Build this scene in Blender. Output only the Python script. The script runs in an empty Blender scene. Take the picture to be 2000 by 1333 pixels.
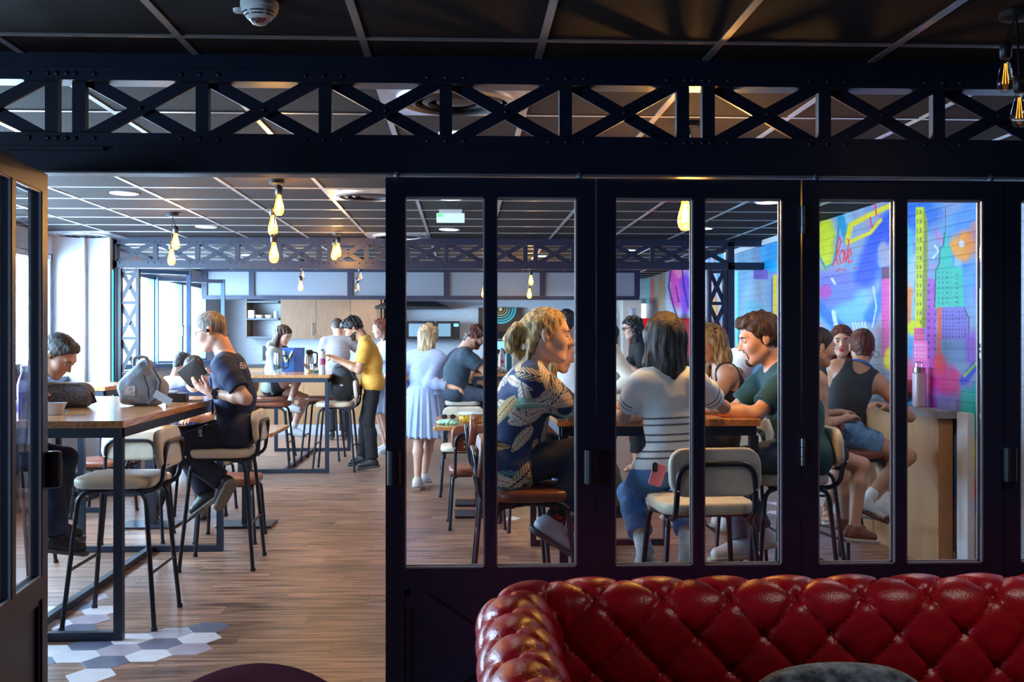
import bpy, bmesh, math, random
import numpy as np
from mathutils import Vector, Matrix
R=math.radians; PI=math.pi
random.seed(7); RNG=np.random.default_rng(11)
S=bpy.context.scene; COL=S.collection
# ---------------------------------------------------------------- camera, world, exposure
FOC=2100.0; CAMZ=1.46; HOR=660.0; TH=math.atan(95/2100)
cd=bpy.data.cameras.new('camera'); cam=bpy.data.objects.new('camera',cd); COL.objects.link(cam)
cd.sensor_width=36; cd.lens=36*FOC/2000; cd.shift_y=-6.5/2000; cd.clip_start=.05; cd.clip_end=200
cam.location=(0,0,CAMZ); cam.rotation_euler=(R(90),0,-TH); S.camera=cam
S.view_settings.view_transform='Standard'; S.view_settings.look='None'; S.view_settings.exposure=0.80; S.view_settings.gamma=1
S.view_settings.use_curve_mapping=False
w=bpy.data.worlds.new('sky'); S.world=w; w.use_nodes=True
bg=w.node_tree.nodes['Background']; bg.inputs[0].default_value=(.52,.76,1,1); bg.inputs[1].default_value=30.0
def portal(name,loc,rot,sx,sy):
    l=bpy.data.lights.new(name,'AREA'); l.shape='RECTANGLE'; l.size=sx; l.size_y=sy; l.cycles.is_portal=True
    o=bpy.data.objects.new(name,l); COL.objects.link(o); o.location=loc; o.rotation_euler=rot
portal('window_portal',(-4.2,7.87,1.68),(0,R(-90),0),1.2,5.75)
portal('window_portal',(-4.2,14.2,1.68),(0,R(-90),0),1.2,5.2)
portal('lounge_portal',(-4.2,1.3,1.45),(0,R(-90),0),1.1,.9)
def WX(px,Y):
    u=(px-1000)/FOC; s=Y/(math.cos(TH)-u*math.sin(TH)); return s*(math.sin(TH)+u*math.cos(TH))
def WD(px,Y):
    u=(px-1000)/FOC; return Y/(math.cos(TH)-u*math.sin(TH))
def WZ(px,py,Y): return CAMZ+(HOR-py)/FOC*WD(px,Y)
def W(px,py,Y): return Vector((WX(px,Y),Y,WZ(px,py,Y)))
# ---------------------------------------------------------------- materials
MT={}
def mat(name,col,rough=.6,metal=0,noise=0,nscale=8,stretch=(1,1,1),col2=None,bump=0,bscale=60,spec=.5,emit=None,es=0,rnd=0,coat=0,vc=False,sheen=0,coord='Object',sss=0):
    if name in MT: return MT[name]
    m=bpy.data.materials.new(name); m.use_nodes=True; nt=m.node_tree; N=nt.nodes; L=nt.links; b=N['Principled BSDF']
    b.inputs['Base Color'].default_value=(*col,1); b.inputs['Roughness'].default_value=rough; b.inputs['Metallic'].default_value=metal
    b.inputs['Specular IOR Level'].default_value=spec
    if coat: b.inputs['Coat Weight'].default_value=coat; b.inputs['Coat Roughness'].default_value=.12
    if sheen: b.inputs['Sheen Weight'].default_value=sheen
    if sss: b.inputs['Subsurface Weight'].default_value=sss; b.inputs['Subsurface Radius'].default_value=(.02,.008,.004); b.inputs['Subsurface Scale'].default_value=.5
    tc=N.new('ShaderNodeTexCoord'); mp=N.new('ShaderNodeMapping'); L.new(tc.outputs[coord],mp.inputs[0]); mp.inputs['Scale'].default_value=stretch
    last=None
    if vc:
        a=N.new('ShaderNodeAttribute'); a.attribute_name='Col'; last=a.outputs['Color']
    if noise or col2:
        n=N.new('ShaderNodeTexNoise'); n.inputs['Scale'].default_value=nscale; n.inputs['Detail'].default_value=5; L.new(mp.outputs[0],n.inputs[0])
        cr=N.new('ShaderNodeValToRGB'); L.new(n.outputs['Fac'],cr.inputs[0]); cr.color_ramp.elements[0].position=.35; cr.color_ramp.elements[1].position=.65
        if vc: c1=(1-noise,)*3; c2=(1+noise*.3,)*3
        else: c1=tuple(c*(1-noise) for c in col); c2=col2 or tuple(min(1,c*(1+noise)) for c in col)
        cr.color_ramp.elements[0].color=(*c1,1); cr.color_ramp.elements[1].color=(*c2,1)
        if last is None: last=cr.outputs[0]
        else:
            mx=N.new('ShaderNodeMix'); mx.data_type='RGBA'; mx.blend_type='MULTIPLY'; mx.inputs[0].default_value=1
            L.new(last,mx.inputs[6]); L.new(cr.outputs[0],mx.inputs[7]); last=mx.outputs[2]
    if rnd:
        oi=N.new('ShaderNodeObjectInfo'); mr=N.new('ShaderNodeMapRange'); mr.inputs[3].default_value=1-rnd; mr.inputs[4].default_value=1+rnd
        L.new(oi.outputs['Random'],mr.inputs[0]); hs=N.new('ShaderNodeHueSaturation'); L.new(mr.outputs[0],hs.inputs['Value'])
        if last is None: hs.inputs['Color'].default_value=(*col,1)
        else: L.new(last,hs.inputs['Color'])
        last=hs.outputs[0]
        if noise:
            ad=N.new('ShaderNodeVectorMath'); ad.operation='MULTIPLY_ADD'; L.new(oi.outputs['Random'],ad.inputs[0]); ad.inputs[1].default_value=(37,11,5)
            L.new(tc.outputs[coord],ad.inputs[2]); L.new(ad.outputs[0],mp.inputs[0])
    if last is not None: L.new(last,b.inputs['Base Color'])
    if bump:
        n2=N.new('ShaderNodeTexNoise'); n2.inputs['Scale'].default_value=bscale; n2.inputs['Detail'].default_value=3; L.new(mp.outputs[0],n2.inputs[0])
        bp=N.new('ShaderNodeBump'); bp.inputs['Strength'].default_value=bump; bp.inputs['Distance'].default_value=.01; L.new(n2.outputs['Fac'],bp.inputs['Height']); L.new(bp.outputs[0],b.inputs['Normal'])
    if emit: b.inputs['Emission Color'].default_value=(*emit,1); b.inputs['Emission Strength'].default_value=es
    MT[name]=m; return m
def glassmat(name,tint=(1,1,1),refl=1.0,rough=0.0,base=.03,emit=None,es=0):
    if name in MT: return MT[name]
    m=bpy.data.materials.new(name); m.use_nodes=True; nt=m.node_tree; N=nt.nodes; L=nt.links; N.clear()
    o=N.new('ShaderNodeOutputMaterial'); t=N.new('ShaderNodeBsdfTransparent'); t.inputs[0].default_value=(*tint,1)
    g=N.new('ShaderNodeBsdfGlossy'); g.inputs['Roughness'].default_value=rough
    f=N.new('ShaderNodeFresnel'); ge=N.new('ShaderNodeNewGeometry'); mi=N.new('ShaderNodeMix'); mi.inputs[2].default_value=1.45; mi.inputs[3].default_value=1/1.45; L.new(ge.outputs['Backfacing'],mi.inputs[0]); L.new(mi.outputs[0],f.inputs[0])
    mu=N.new('ShaderNodeMath'); mu.operation='MULTIPLY_ADD'; mu.inputs[1].default_value=refl; mu.inputs[2].default_value=base*.0; mu.use_clamp=True; L.new(f.outputs[0],mu.inputs[0])
    mx=N.new('ShaderNodeMixShader'); L.new(mu.outputs[0],mx.inputs[0]); L.new(t.outputs[0],mx.inputs[1]); L.new(g.outputs[0],mx.inputs[2]); last=mx
    if emit:
        e=N.new('ShaderNodeEmission'); e.inputs[0].default_value=(*emit,1); e.inputs[1].default_value=es
        ad=N.new('ShaderNodeAddShader'); L.new(mx.outputs[0],ad.inputs[0]); L.new(e.outputs[0],ad.inputs[1]); last=ad
    L.new(last.outputs[0],o.inputs[0]); MT[name]=m; return m
def emis(name,col,s):
    if name in MT: return MT[name]
    m=bpy.data.materials.new(name); m.use_nodes=True; N=m.node_tree.nodes; N.clear(); o=N.new('ShaderNodeOutputMaterial'); e=N.new('ShaderNodeEmission')
    e.inputs[0].default_value=(*col,1); e.inputs[1].default_value=s; m.node_tree.links.new(e.outputs[0],o.inputs[0]); MT[name]=m; return m
def frostmat(name,col):
    m=mat(name,col,rough=.35); b=m.node_tree.nodes['Principled BSDF']; b.inputs['Transmission Weight'].default_value=.35; return m
M_navy=mat('navy_painted_steel',(.0055,.010,.034),.38,.0,noise=.1,nscale=30,bump=.05,bscale=200,spec=.6)
M_steel=mat('black_steel',(.018,.022,.035),.35,.3,spec=.6)
M_tbl=mat('table_steel',(.02,.03,.055),.4,.2)
M_wood=mat('oak_top',(.54,.25,.09),.22,0,noise=.3,nscale=5,stretch=(12,1.2,12),bump=.04,coat=.35)
M_cab=mat('cabinet_oak',(.24,.125,.065),.5,0,noise=.12,nscale=4,stretch=(10,10,1))
M_cab2=mat('pale_oak',(.36,.19,.085),.5,0,noise=.10,nscale=4,stretch=(14,14,1))
M_plank=mat('floor_plank',(.15,.075,.05),.34,0,noise=.45,nscale=3.2,stretch=(.9,10,1),bump=.06,bscale=40,rnd=.16,col2=(.40,.215,.135))
M_tile=mat('ceiling_tile',(.024,.019,.020),.85,0,spec=.12,noise=.25,nscale=90,bump=.1,bscale=300,rnd=.06)
M_tbar=mat('ceiling_grid_metal',(.55,.54,.56),.30,.7)
M_white=mat('white_paint',(.60,.65,.72),.5,noise=.03,nscale=3)
M_cream=mat('cream_leather',(.66,.58,.45),.42,noise=.07,nscale=14,bump=.05,bscale=120)
M_brown=mat('brown_leather',(.21,.06,.03),.35,noise=.18,nscale=12,bump=.05,bscale=120,spec=.6)
M_red=mat('red_leather',(.46,.005,.013),.30,noise=.14,nscale=22,bump=.16,bscale=170,spec=.6)
M_velvet=mat('plum_velvet',(.20,.010,.045),.7,sheen=.5)
M_glass=glassmat('door_glass',(.97,.99,1),1.0)
M_wglass=glassmat('window_glass',(.97,.99,1),.35)
M_glassobj=glassmat('clear_glass',(.93,.96,.96),1.6)
M_dark=mat('black_plastic',(.012,.012,.015),.4)
M_chrome=mat('chrome',(.65,.66,.68),.2,1)
M_alu=mat('aluminium',(.35,.42,.52),.35,.8)
M_lampw=emis('lamp_disc',(1,.93,.82),7)
# ---------------------------------------------------------------- mesh builder
def frame_of(d,hint=Vector((0,0,1))):
    d=Vector(d).normalized(); h=Vector(hint)
    if abs(d.dot(h))>.95*h.length: h=Vector((1,0,0)) if abs(d.x)<.9 else Vector((0,1,0))
    x=(h-d*h.dot(d)).normalized(); return x,d.cross(x),d
def fillet(pts,r,n=4):
    P=[Vector(p) for p in pts]; out=[P[0]]
    for i in range(1,len(P)-1):
        a,b,c=P[i-1],P[i],P[i+1]; u=(a-b); v=(c-b); rr=min(r,u.length*.45,v.length*.45); p0=b+u.normalized()*rr; p1=b+v.normalized()*rr
        for k in range(n+1):
            t=k/n; out.append(p0*(1-t)**2+b*2*t*(1-t)+p1*t*t)
    out.append(P[-1]); return out
def rrect(w,d,rc,n=4):
    o=[]
    for cx,cy,a0 in ((w/2-rc,d/2-rc,0),(-w/2+rc,d/2-rc,90),(-w/2+rc,-d/2+rc,180),(w/2-rc,-d/2+rc,270)):
        for k in range(n+1):
            a=R(a0+90*k/n); o.append((cx+rc*math.cos(a),cy+rc*math.sin(a)))
    return o
class MB:
    def __init__(s): s.v=[]; s.f=[]; s.m=[]
    def add(s,vs,fs,mi=0,M=None):
        b=len(s.v); s.v+= [tuple(M@Vector(v)) for v in vs] if M is not None else [tuple(v) for v in vs]
        s.f+=[tuple(i+b for i in f) for f in fs]; s.m+=[mi]*len(fs); return s
    def box(s,c,d,rz=0,M=None,mi=0):
        x,y,z=[q/2 for q in d]; vs=[(i*x,j*y,k*z) for i in(-1,1) for j in(-1,1) for k in(-1,1)]
        T=Matrix.Translation(c)@Matrix.Rotation(rz,4,'Z'); T=(M@T) if M is not None else T
        return s.add(vs,[(0,1,3,2),(4,6,7,5),(0,4,5,1),(2,3,7,6),(0,2,6,4),(1,5,7,3)],mi,T)
    def bb(s,a,b,mi=0): return s.box([(p+q)/2 for p,q in zip(a,b)],[abs(q-p) for p,q in zip(a,b)],mi=mi)
    def bar(s,a,b,w,h,hint=(0,0,1),mi=0):
        a=Vector(a); b=Vector(b); x,y,z=frame_of(b-a,hint); vs=[]
        for p in (a,b):
            for i,j in((-1,-1),(1,-1),(1,1),(-1,1)): vs.append(p+x*i*h/2+y*j*w/2)
        return s.add(vs,[(0,3,2,1),(4,5,6,7),(0,1,5,4),(1,2,6,5),(2,3,7,6),(3,0,4,7)],mi)
    def tube(s,pts,r,n=8,mi=0,closed=False,rs=None):
        P=[Vector(p) for p in pts]; m=len(P); x=None; vs=[]
        for i,p in enumerate(P):
            if closed: d=P[(i+1)%m]-P[i-1]
            else: d=P[min(i+1,m-1)]-P[max(i-1,0)]
            d.normalize()
            if x is None: x,y,_=frame_of(d)
            else: x=(x-d*x.dot(d)).normalized(); y=d.cross(x)
            rr=rs[i] if rs else r
            for k in range(n):
                a=2*PI*k/n; vs.append(p+(x*math.cos(a)+y*math.sin(a))*rr)
        fs=[]
        for i in range(m if closed else m-1):
            for k in range(n):
                a=i*n+k; b=i*n+(k+1)%n; j=((i+1)%m)*n; fs.append((a,b,j+(k+1)%n,j+k))
        if not closed: fs.append(tuple(range(n-1,-1,-1))); fs.append(tuple((m-1)*n+k for k in range(n)))
        return s.add(vs,fs,mi)
    def loft(s,rings,mi=0,M=None,cap=True):
        n=len(rings[0]); vs=[p for r in rings for p in r]; fs=[]
        for i in range(len(rings)-1):
            for k in range(n): fs.append((i*n+k,i*n+(k+1)%n,(i+1)*n+(k+1)%n,(i+1)*n+k))
        if cap: fs.append(tuple(range(n-1,-1,-1))); fs.append(tuple((len(rings)-1)*n+k for k in range(n)))
        return s.add(vs,fs,mi,M)
    def lathe(s,prof,n=16,M=None,mi=0,c=(0,0,0)):
        return s.loft([[(c[0]+r*math.cos(2*PI*k/n),c[1]+r*math.sin(2*PI*k/n),c[2]+z) for k in range(n)] for r,z in prof],mi,M)
    def pad(s,w,d,t,rc,re,M=None,mi=0,dome=0,n=4):
        L=[]
        for k in range(4):
            a=PI/2*k/3; L.append((re*(1-math.sin(a)),re*(1-math.cos(a))))
        L2=L+[(i,t-z) for i,z in reversed(L)]
        rings=[[(x,y,z) for x,y in rrect(w-2*i,d-2*i,max(rc-i,.004),n)] for i,z in L2]
        if dome: rings.append([(x,y,t+dome) for x,y in rrect((w-2*re)*.6,(d-2*re)*.6,max(rc*.6,.003),n)])
        return s.loft(rings,mi,M)
    def ball(s,c,r,n=10,m=7,mi=0,sc=(1,1,1),M=None):
        pr=[(max(1e-4,math.sin(PI*k/m)),-math.cos(PI*k/m)) for k in range(m+1)]
        T=Matrix.Translation(c)@Matrix.Diagonal((r*sc[0],r*sc[1],r*sc[2],1)); T=(M@T) if M is not None else T
        return s.lathe(pr,n,T,mi)
    def build(s,name,mats,parent=None,smooth=False,bev=0):
        me=bpy.data.meshes.new(name); me.from_pydata(s.v,[],s.f); 
        for m in (mats if isinstance(mats,(list,tuple)) else [mats]): me.materials.append(m)
        me.polygons.foreach_set('material_index',s.m); 
        if smooth: me.polygons.foreach_set('use_smooth',[True]*len(s.f))
        me.update(); o=bpy.data.objects.new(name,me); COL.objects.link(o)
        if parent: o.parent=parent
        if smooth: 
            try: me.set_sharp_from_angle(angle=R(50))
            except Exception: pass
        return o
def T(*a): return Matrix.Translation(a)
def RX(a): return Matrix.Rotation(R(a),4,'X')
def RY(a): return Matrix.Rotation(R(a),4,'Y')
def RZ(a): return Matrix.Rotation(R(a),4,'Z')
def tag(o,label,cat,group=None,kind=None):
    o['label']=label; o['category']=cat
    if group: o['group']=group
    if kind: o['kind']=kind
    return o
def thing(name,label,cat,loc=(0,0,0),rz=0,group=None):
    o=bpy.data.objects.new(name,None); COL.objects.link(o); o.empty_display_size=.1; o.location=loc; o.rotation_euler=(0,0,R(rz)); return tag(o,label,cat,group)
def struct(name,mb,m,label=None,smooth=False):
    o=mb.build(name,m,None,smooth); o['kind']='structure'
    if label: o['label']=label
    return o
def sroot(name,label=None,loc=(0,0,0),rz=0):
    o=bpy.data.objects.new(name,None); COL.objects.link(o); o.location=loc; o.rotation_euler=(0,0,R(rz)); o['kind']='structure'
    if label: o['label']=label
    return o
def dup(root,loc,rz,label,swap=None):
    def cp(o,p):
        c=o.copy(); COL.objects.link(c); c.parent=p
        if swap and o.type=='MESH' and o.data.materials and o.data.materials[0].name in swap:
            c.data=o.data.copy(); c.data.materials[0]=swap[o.data.materials[0].name]
        for ch in o.children: cp(ch,c)
        return c
    r=cp(root,None); r.location=loc; r.rotation_euler=(0,0,R(rz)); r['label']=label; return r
def inst(me,name,parent,loc,rot=(0,0,0),scale=None):
    o=bpy.data.objects.new(name,me); COL.objects.link(o); o.parent=parent; o.location=loc; o.rotation_euler=rot
    if scale: o.scale=scale
    return o
def plight(name,loc,col,power,rad=.03):
    l=bpy.data.lights.new(name,'POINT'); l.color=col; l.energy=power; l.shadow_soft_size=rad
    o=bpy.data.objects.new(name,l); COL.objects.link(o); o.location=loc; return o
def spot(name,loc,col,power,ang=120,rad=.08):
    l=bpy.data.lights.new(name,'SPOT'); l.color=col; l.energy=power; l.shadow_soft_size=rad; l.spot_size=R(ang); l.spot_blend=.6
    o=bpy.data.objects.new(name,l); COL.objects.link(o); o.location=loc; return o
# ================================================================ ROOM SHELL
CZ=2.47; PY=3.93; XL=-4.05; XR=3.10; YB=18.2; FY=11.0; Y0=-1.6
# floor planks: one object each where the photo can tell them apart
fl=sroot('floor','wood-look plank floor with brown and grey streaks')
pl_me=MB().box((0,0,-.004),(1.2185,.1812,.008)).build('plank',M_plank,fl); pm=pl_me.data; pl_me.location=(-3.4,4.2,0)
row=0; far=MB(); y=3.72; npl=0
while y<YB:
    off=(row*.47)%1.22; x=XL-.6-off
    while x<XR+.6:
        cx=x+.61
        if y<10.6 and (y>4.3 or cx<0) and abs(WX(700,y)-cx)<y*.62 and npl<292:
            inst(pm,'plank',fl,(cx,y+.09,0)); npl+=1
        elif XL-1<cx<XR+1: far.box((cx,y+.09,-.004),(1.2185,.1812,.008))
        x+=1.22
    y+=.182; row+=1
o=far.build('distant_planks',mat('far_plank',(.15,.08,.052),.36,0,noise=.4,nscale=3.6,stretch=(1.0,11,1),col2=(.36,.215,.15)),fl); o['kind']='stuff'
sb=MB().bb((XL-.3,Y0-.3,-.12),(XR+1.6,YB+.3,-.009)).build('subfloor',mat('subfloor',(.04,.03,.03),.9),fl)
lf=MB().bb((XL,Y0,-.009),(XR+1.2,3.72,-.001)).build('lounge_flooring',mat('lounge_floor',(.09,.06,.05),.4,noise=.3,nscale=5,stretch=(1.2,14,1)),fl)
# hexagon inlays
HC={'w':mat('white_hexagon',(.72,.70,.76),.35,noise=.04),'l':mat('lilac_hexagon',(.40,.35,.42),.35,noise=.08),'d':mat('slate_hexagon',(.13,.14,.21),.35,noise=.1)}
hexme={}
def hexa(c,X,Y):
    if c not in hexme:
        s=.1085; mb=MB(); mb.loft([[(s*math.cos(R(60*k))*q,s*math.sin(R(60*k))*q,z) for k in range(6)] for q,z in((1,-.002),(1,.0005),(.985,.0015))])
        o=mb.build('hexagon_tile',HC[c],fl); hexme[c]=o.data; o.location=(X,Y,0); return
    inst(hexme[c],'hexagon_tile',fl,(X,Y,0))
hx0,hy0=-1.28,5.285
def hexg(i,j): return hx0+i*.163, hy0+(j+ (.5 if i%2 else 0))*.188
HX=[('w',1665,585),('d',1740,487),('l',1435,540),('w',1110,592),('d',1340,640),('l',1590,690),('d',770,650),('l',1000,695),('w',1240,750),('w',500,640),('l',460,695),('w',645,750),('d',880,808),('d',340,795),('w',760,920),
 ('l',760,275),('w',860,320),('d',600,350),('w',430,320),('l',770,400),('w',540,430),('d',665,490),('w',330,400)]
used=set()
def puthex(c,x,y):
    b=min(((i,j) for i in range(-8,30) for j in range(-6,40)),key=lambda ij:(hexg(*ij)[0]-x)**2+(hexg(*ij)[1]-y)**2)
    if b in used: return
    used.add(b); hexa(c,*hexg(*b))
for c,zx,zy in HX:
    px=zx/4.167; py=1100+zy/4.167; Yh=CAMZ*FOC/(py-HOR); puthex(c,WX(px,Yh),Yh)
for k in range(34):
    puthex(random.choice('wwld'),random.choice([random.uniform(.2,1.4),random.uniform(1.6,2.8)]),random.uniform(8.7,10.2))
# ceiling tiles + T grid
ce=sroot('ceiling','dark ceiling tiles in a metal grid')
GX=-.34; GY=3.64; G=.61
tm=MB().pad(.585,.585,.012,.004,.004,n=1); t0=tm.build('ceiling_tile',M_tile,ce); t0.location=(GX+G*1.5,GY+G*1.5,CZ)
ft=MB(); ntl=0; VENT={(1,1):0,(-1,6):1,(-4,11):1,(-1,11):1,(1,6):1}
for j in range(-9,25):
    for i in range(-7,7):
        x=GX+G*(i+.5); y=GY+G*(j+.5)
        if x<XL-.2 or x>XR+.6: continue
        if (i,j) in ((0,1),): continue
        if 2.0<y<10.9 and abs(x-WX(1000,y))<y*.56 and ntl<290: inst(t0.data,'ceiling_tile',ce,(x,y,CZ)); ntl+=1
        else: ft.pad(.585,.585,.012,.004,.004,T(x,y,CZ),n=1)
bpy.data.objects.remove(t0)
o=ft.build('distant_ceiling_tiles',M_tile,ce); o['kind']='stuff'
gb=MB()
for i in range(-6,8): 
    x=GX+G*i
    if XL<x<XR+.5: gb.bb((x-.013,Y0,CZ-.004),(x+.013,YB,CZ+.012))
for j in range(-8,25): y=GY+G*j; gb.bb((XL,y-.013,CZ-.0045),(XR+.6,y+.013,CZ+.0115))
gb.build('grid_bars',M_tbar,ce)
MB().bb((XL-.3,Y0-.3,CZ+.03),(XR+1.6,YB+.3,CZ+.15)).build('slab',mat('slab',(.03,.03,.03),.9),ce)
# left wall with windows
def wall_open(name,x0,x1,ya,yb,z1,holes,m):
    mb=MB(); y=ya
    for a,b,za,zb in holes:
        mb.bb((x0,y,0),(x1,a,z1)); mb.bb((x0,a,0),(x1,b,za)); mb.bb((x0,a,zb),(x1,b,z1)); y=b
    mb.bb((x0,y,0),(x1,yb,z1)); return struct(name,mb,m)
HW=[(.85,1.75,.9,2.0),(5.0,10.75,1.08,2.28),(11.5,17.1,1.08,2.28)]
wall_open('wall_left',XL-.18,XL,Y0,YB,CZ+.03,HW,M_white)
M_winf=mat('window_frame_blue_grey',(.05,.09,.16),.35,.2)
def window(n,y0,y1,z0,z1,nm):
    r=sroot('window_%d'%n,'tall window with dark frame and bright daylight',(XL,0,0))
    fr=MB()
    for a,b in(((-.1,y0,z0),(.02,y0+.06,z1)),((-.1,y1-.06,z0),(.02,y1,z1)),((-.1,y0,z0),(.02,y1,z0+.06)),((-.1,y0,z1-.06),(.02,y1,z1))): fr.bb(a,b)
    fr.build('window_frame',M_winf,r)
    for k in range(1,nm):
        yy=y0+(y1-y0)*k/nm; MB().bb((-.09,yy-.045,z0+.06),(.01,yy+.045,z1-.06)).build('mullion',M_winf,r)
    for k in range(nm):
        a=y0+(y1-y0)*k/nm+.05; b=y0+(y1-y0)*(k+1)/nm-.05
        MB().bb((-.06,a,z0+.05),(-.054,b,z1-.05)).build('pane',M_wglass,r)
    MB().bb((-.02,y0-.05,z0-.05),(.16,y1+.05,z0)).build('window_sill',M_winf,r)
    return r
w1=window(1,5.0,10.75,1.08,2.28,4); w2=window(2,11.5,17.1,1.08,2.28,4); w3=window(3,.85,1.75,.9,2.0,2)
M_slat=mat('blind_slat',(.75,.82,.9),.5)
for ya,yb,g in((9.5,10.6,'at the near windows'),):
    b=thing('venetian_blind','pale horizontal slat blind hanging %s'%('beside the white column' if ya<10 else 'on the far windows past the lattice post'),'blind',(XL+.035,0,0))
    sm=MB().box((0,(ya+yb)/2,0),(.02,yb-ya,.0015),M=RY(0)); s0=None
    for k in range(30):
        z=2.2-k*.0365
        if s0 is None: s0=sm.build('slat',M_slat,b); s0.location=(0,0,z); s0.rotation_euler=(0,R(4),0)
        else: inst(s0.data,'slat',b,(0,0,z),(0,R(4),0))
    MB().bb((-.025,ya,2.21),(.03,yb,2.26)).build('headrail',M_white,b)
# open casements beyond the second truss
for k,(ya,ang,lab) in enumerate(((12.4,52,'nearer'),(14.3,50,'farther'))):
    c=thing('open_window_sash','%s open window sash with dark frame tilted into the room'%lab,'window',(XL+.03,ya,1.1),0); L=.95
    d=Vector((math.sin(R(ang)),math.cos(R(ang)),0)); f=MB()
    f.bar(Vector((0,0,.03)),d*L+Vector((0,0,.03)),.05,.05); f.bar(Vector((0,0,1.13)),d*L+Vector((0,0,1.13)),.05,.05); f.bar((0,0,0),(0,0,1.16),.05,.05); f.bar(d*L,d*L+Vector((0,0,1.16)),.05,.05)
    f.build('sash_frame',M_winf,c); MB().bar(d*.03+Vector((0,0,.58)),d*(L-.03)+Vector((0,0,.58)),.006,1.06,hint=(0,0,1)).build('pane',M_wglass,c)
    MB().tube(fillet([d*.9+Vector((.0,-.03,.5)),d*.9+Vector((.0,-.07,.5)),d*.9+Vector((.0,-.07,.38))],.02),.01).build('handle',M_dark,c)
# white column
struct('trim_1',MB().bb((XL,10.80,0),(-3.74,11.05,CZ)).bb((-3.74,10.86,0),(WX(217,10.9),11.05,CZ)),M_white,'white column beside the left windows')
# walls
struct('wall_back',MB().bb((XL-.2,YB,0),(XR+.2,YB+.15,CZ+.03)),None or mat('white_brick_wall',(.62,.66,.72),.55,noise=.04,nscale=3,bump=.3,bscale=9,stretch=(2,2,8)))
struct('wall_right',MB().bb((XR+.012,3.9,0),(XR+.2,YB,CZ+.03)),M_white)
struct('wall_lounge_right',MB().bb((XR+.9,Y0,0),(XR+1.1,4.1,CZ+.03)),mat('lounge_wall',(.03,.03,.045),.7))
struct('wall_lounge_back',MB().bb((XL-.2,Y0-.15,0),(XR+1.1,Y0,CZ+.03)),mat('lounge_wall',(.03,.03,.045),.7))
struct('baseboard_right',MB().bb((XR-.02,6.65,0),(XR+.011,YB,.11)),mat('grey_skirting',(.35,.37,.42),.5))
struct('baseboard_back',MB().bb((XL,YB-.03,0),(XR,YB,.12)),mat('grey_skirting',(.35,.37,.42),.5))
# ================================================================ TRUSSES
rivme=None
def truss(name,label,Yt,x0,x1,posts,lo,hi,zl,zh,ch=.055):
    """posts: list of x centres; lo..hi open zone, zl..zh outer"""
    r=tag(sroot(name,label),label,'truss'); del r['kind']
    t=.05
    MB().bb((x0,Yt-t,hi),(x1,Yt+t,zh)).build('top_chord',M_navy,r); MB().bb((x0,Yt-t,zl),(x1,Yt+t,lo)).build('bottom_chord',M_navy,r)
    MB().bb((x0,Yt-t-.012,zh-.01),(x1,Yt+t+.012,CZ)).build('ceiling_flange',M_navy,r)
    for p in posts: MB().bb((p-.023,Yt-.018,lo-.005),(p+.023,Yt+.018,hi+.005)).build('post',M_navy,r)
    ps=sorted(posts); rv=[]
    for a,b in zip(ps[:-1],ps[1:]):
        if b-a<.2 : continue
        a2=a+.03; b2=b-.03
        MB().bar((a2,Yt-.012,lo-.01),(b2,Yt-.012,hi+.01),.012,.045,hint=(0,0,1)).build('brace',M_navy,r)
        MB().bar((a2,Yt+.012,hi+.01),(b2,Yt+.012,lo-.01),.012,.045,hint=(0,0,1)).build('brace',M_navy,r)
        rv.append(((a+b)/2,(lo+hi)/2,Yt-.022))
    for p in ps:
        for dx in(-.065,0,.065):
            for z in(lo-.02,hi+.022): rv.append((p+dx,z,Yt-t-.001))
    rm=MB().ball((0,0,0),.0085,8,4,sc=(1,.7,1)); q=None
    for x,z,yy in rv:
        if q is None: q=rm.build('rivet',M_navy,r,True); q.location=(x,yy,z)
        else: inst(q.data,'rivet',r,(x,yy,z))
    return r
lo=WZ(900,270,PY); hi=WZ(900,170,PY)
posts=[WX(p,PY) for p in(-140,104,157,397,636,871,1104,1332,1382,1608,1830,2060)]
truss('truss_girder','dark riveted lattice girder above the glass folding doors',PY,XL,XR+.9,posts,lo,hi,WZ(900,300,PY),WZ(900,140,PY))
tb=tag(sroot('door_track','x'),'dark lintel box with a thin bright rail above the glass doors','lintel'); del tb['kind']
MB().bb((XL,PY-.06,WZ(900,345,PY)),(XR+.9,PY+.06,WZ(900,300,PY)-.001)).build('lintel_box',M_navy,tb)
MB().bb((XL,PY-.075,WZ(900,306,PY)),(WX(215,PY),PY-.06,WZ(900,299,PY))).build('cover_plate',M_navy,tb)
MB().tube([(WX(80,PY),PY-.066,WZ(900,346,PY)),(XR+.8,PY-.066,WZ(900,346,PY))],.0045,6).build('rail',M_alu,tb)
for p in(778,1128,1582,1918): MB().lathe([(.0,0),(.011,.0),(.011,.014),(.006,.02)],8,T(WX(p,PY),PY-.066,WZ(900,352,PY))).build('hanger_pin',M_alu,tb,True)
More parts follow.
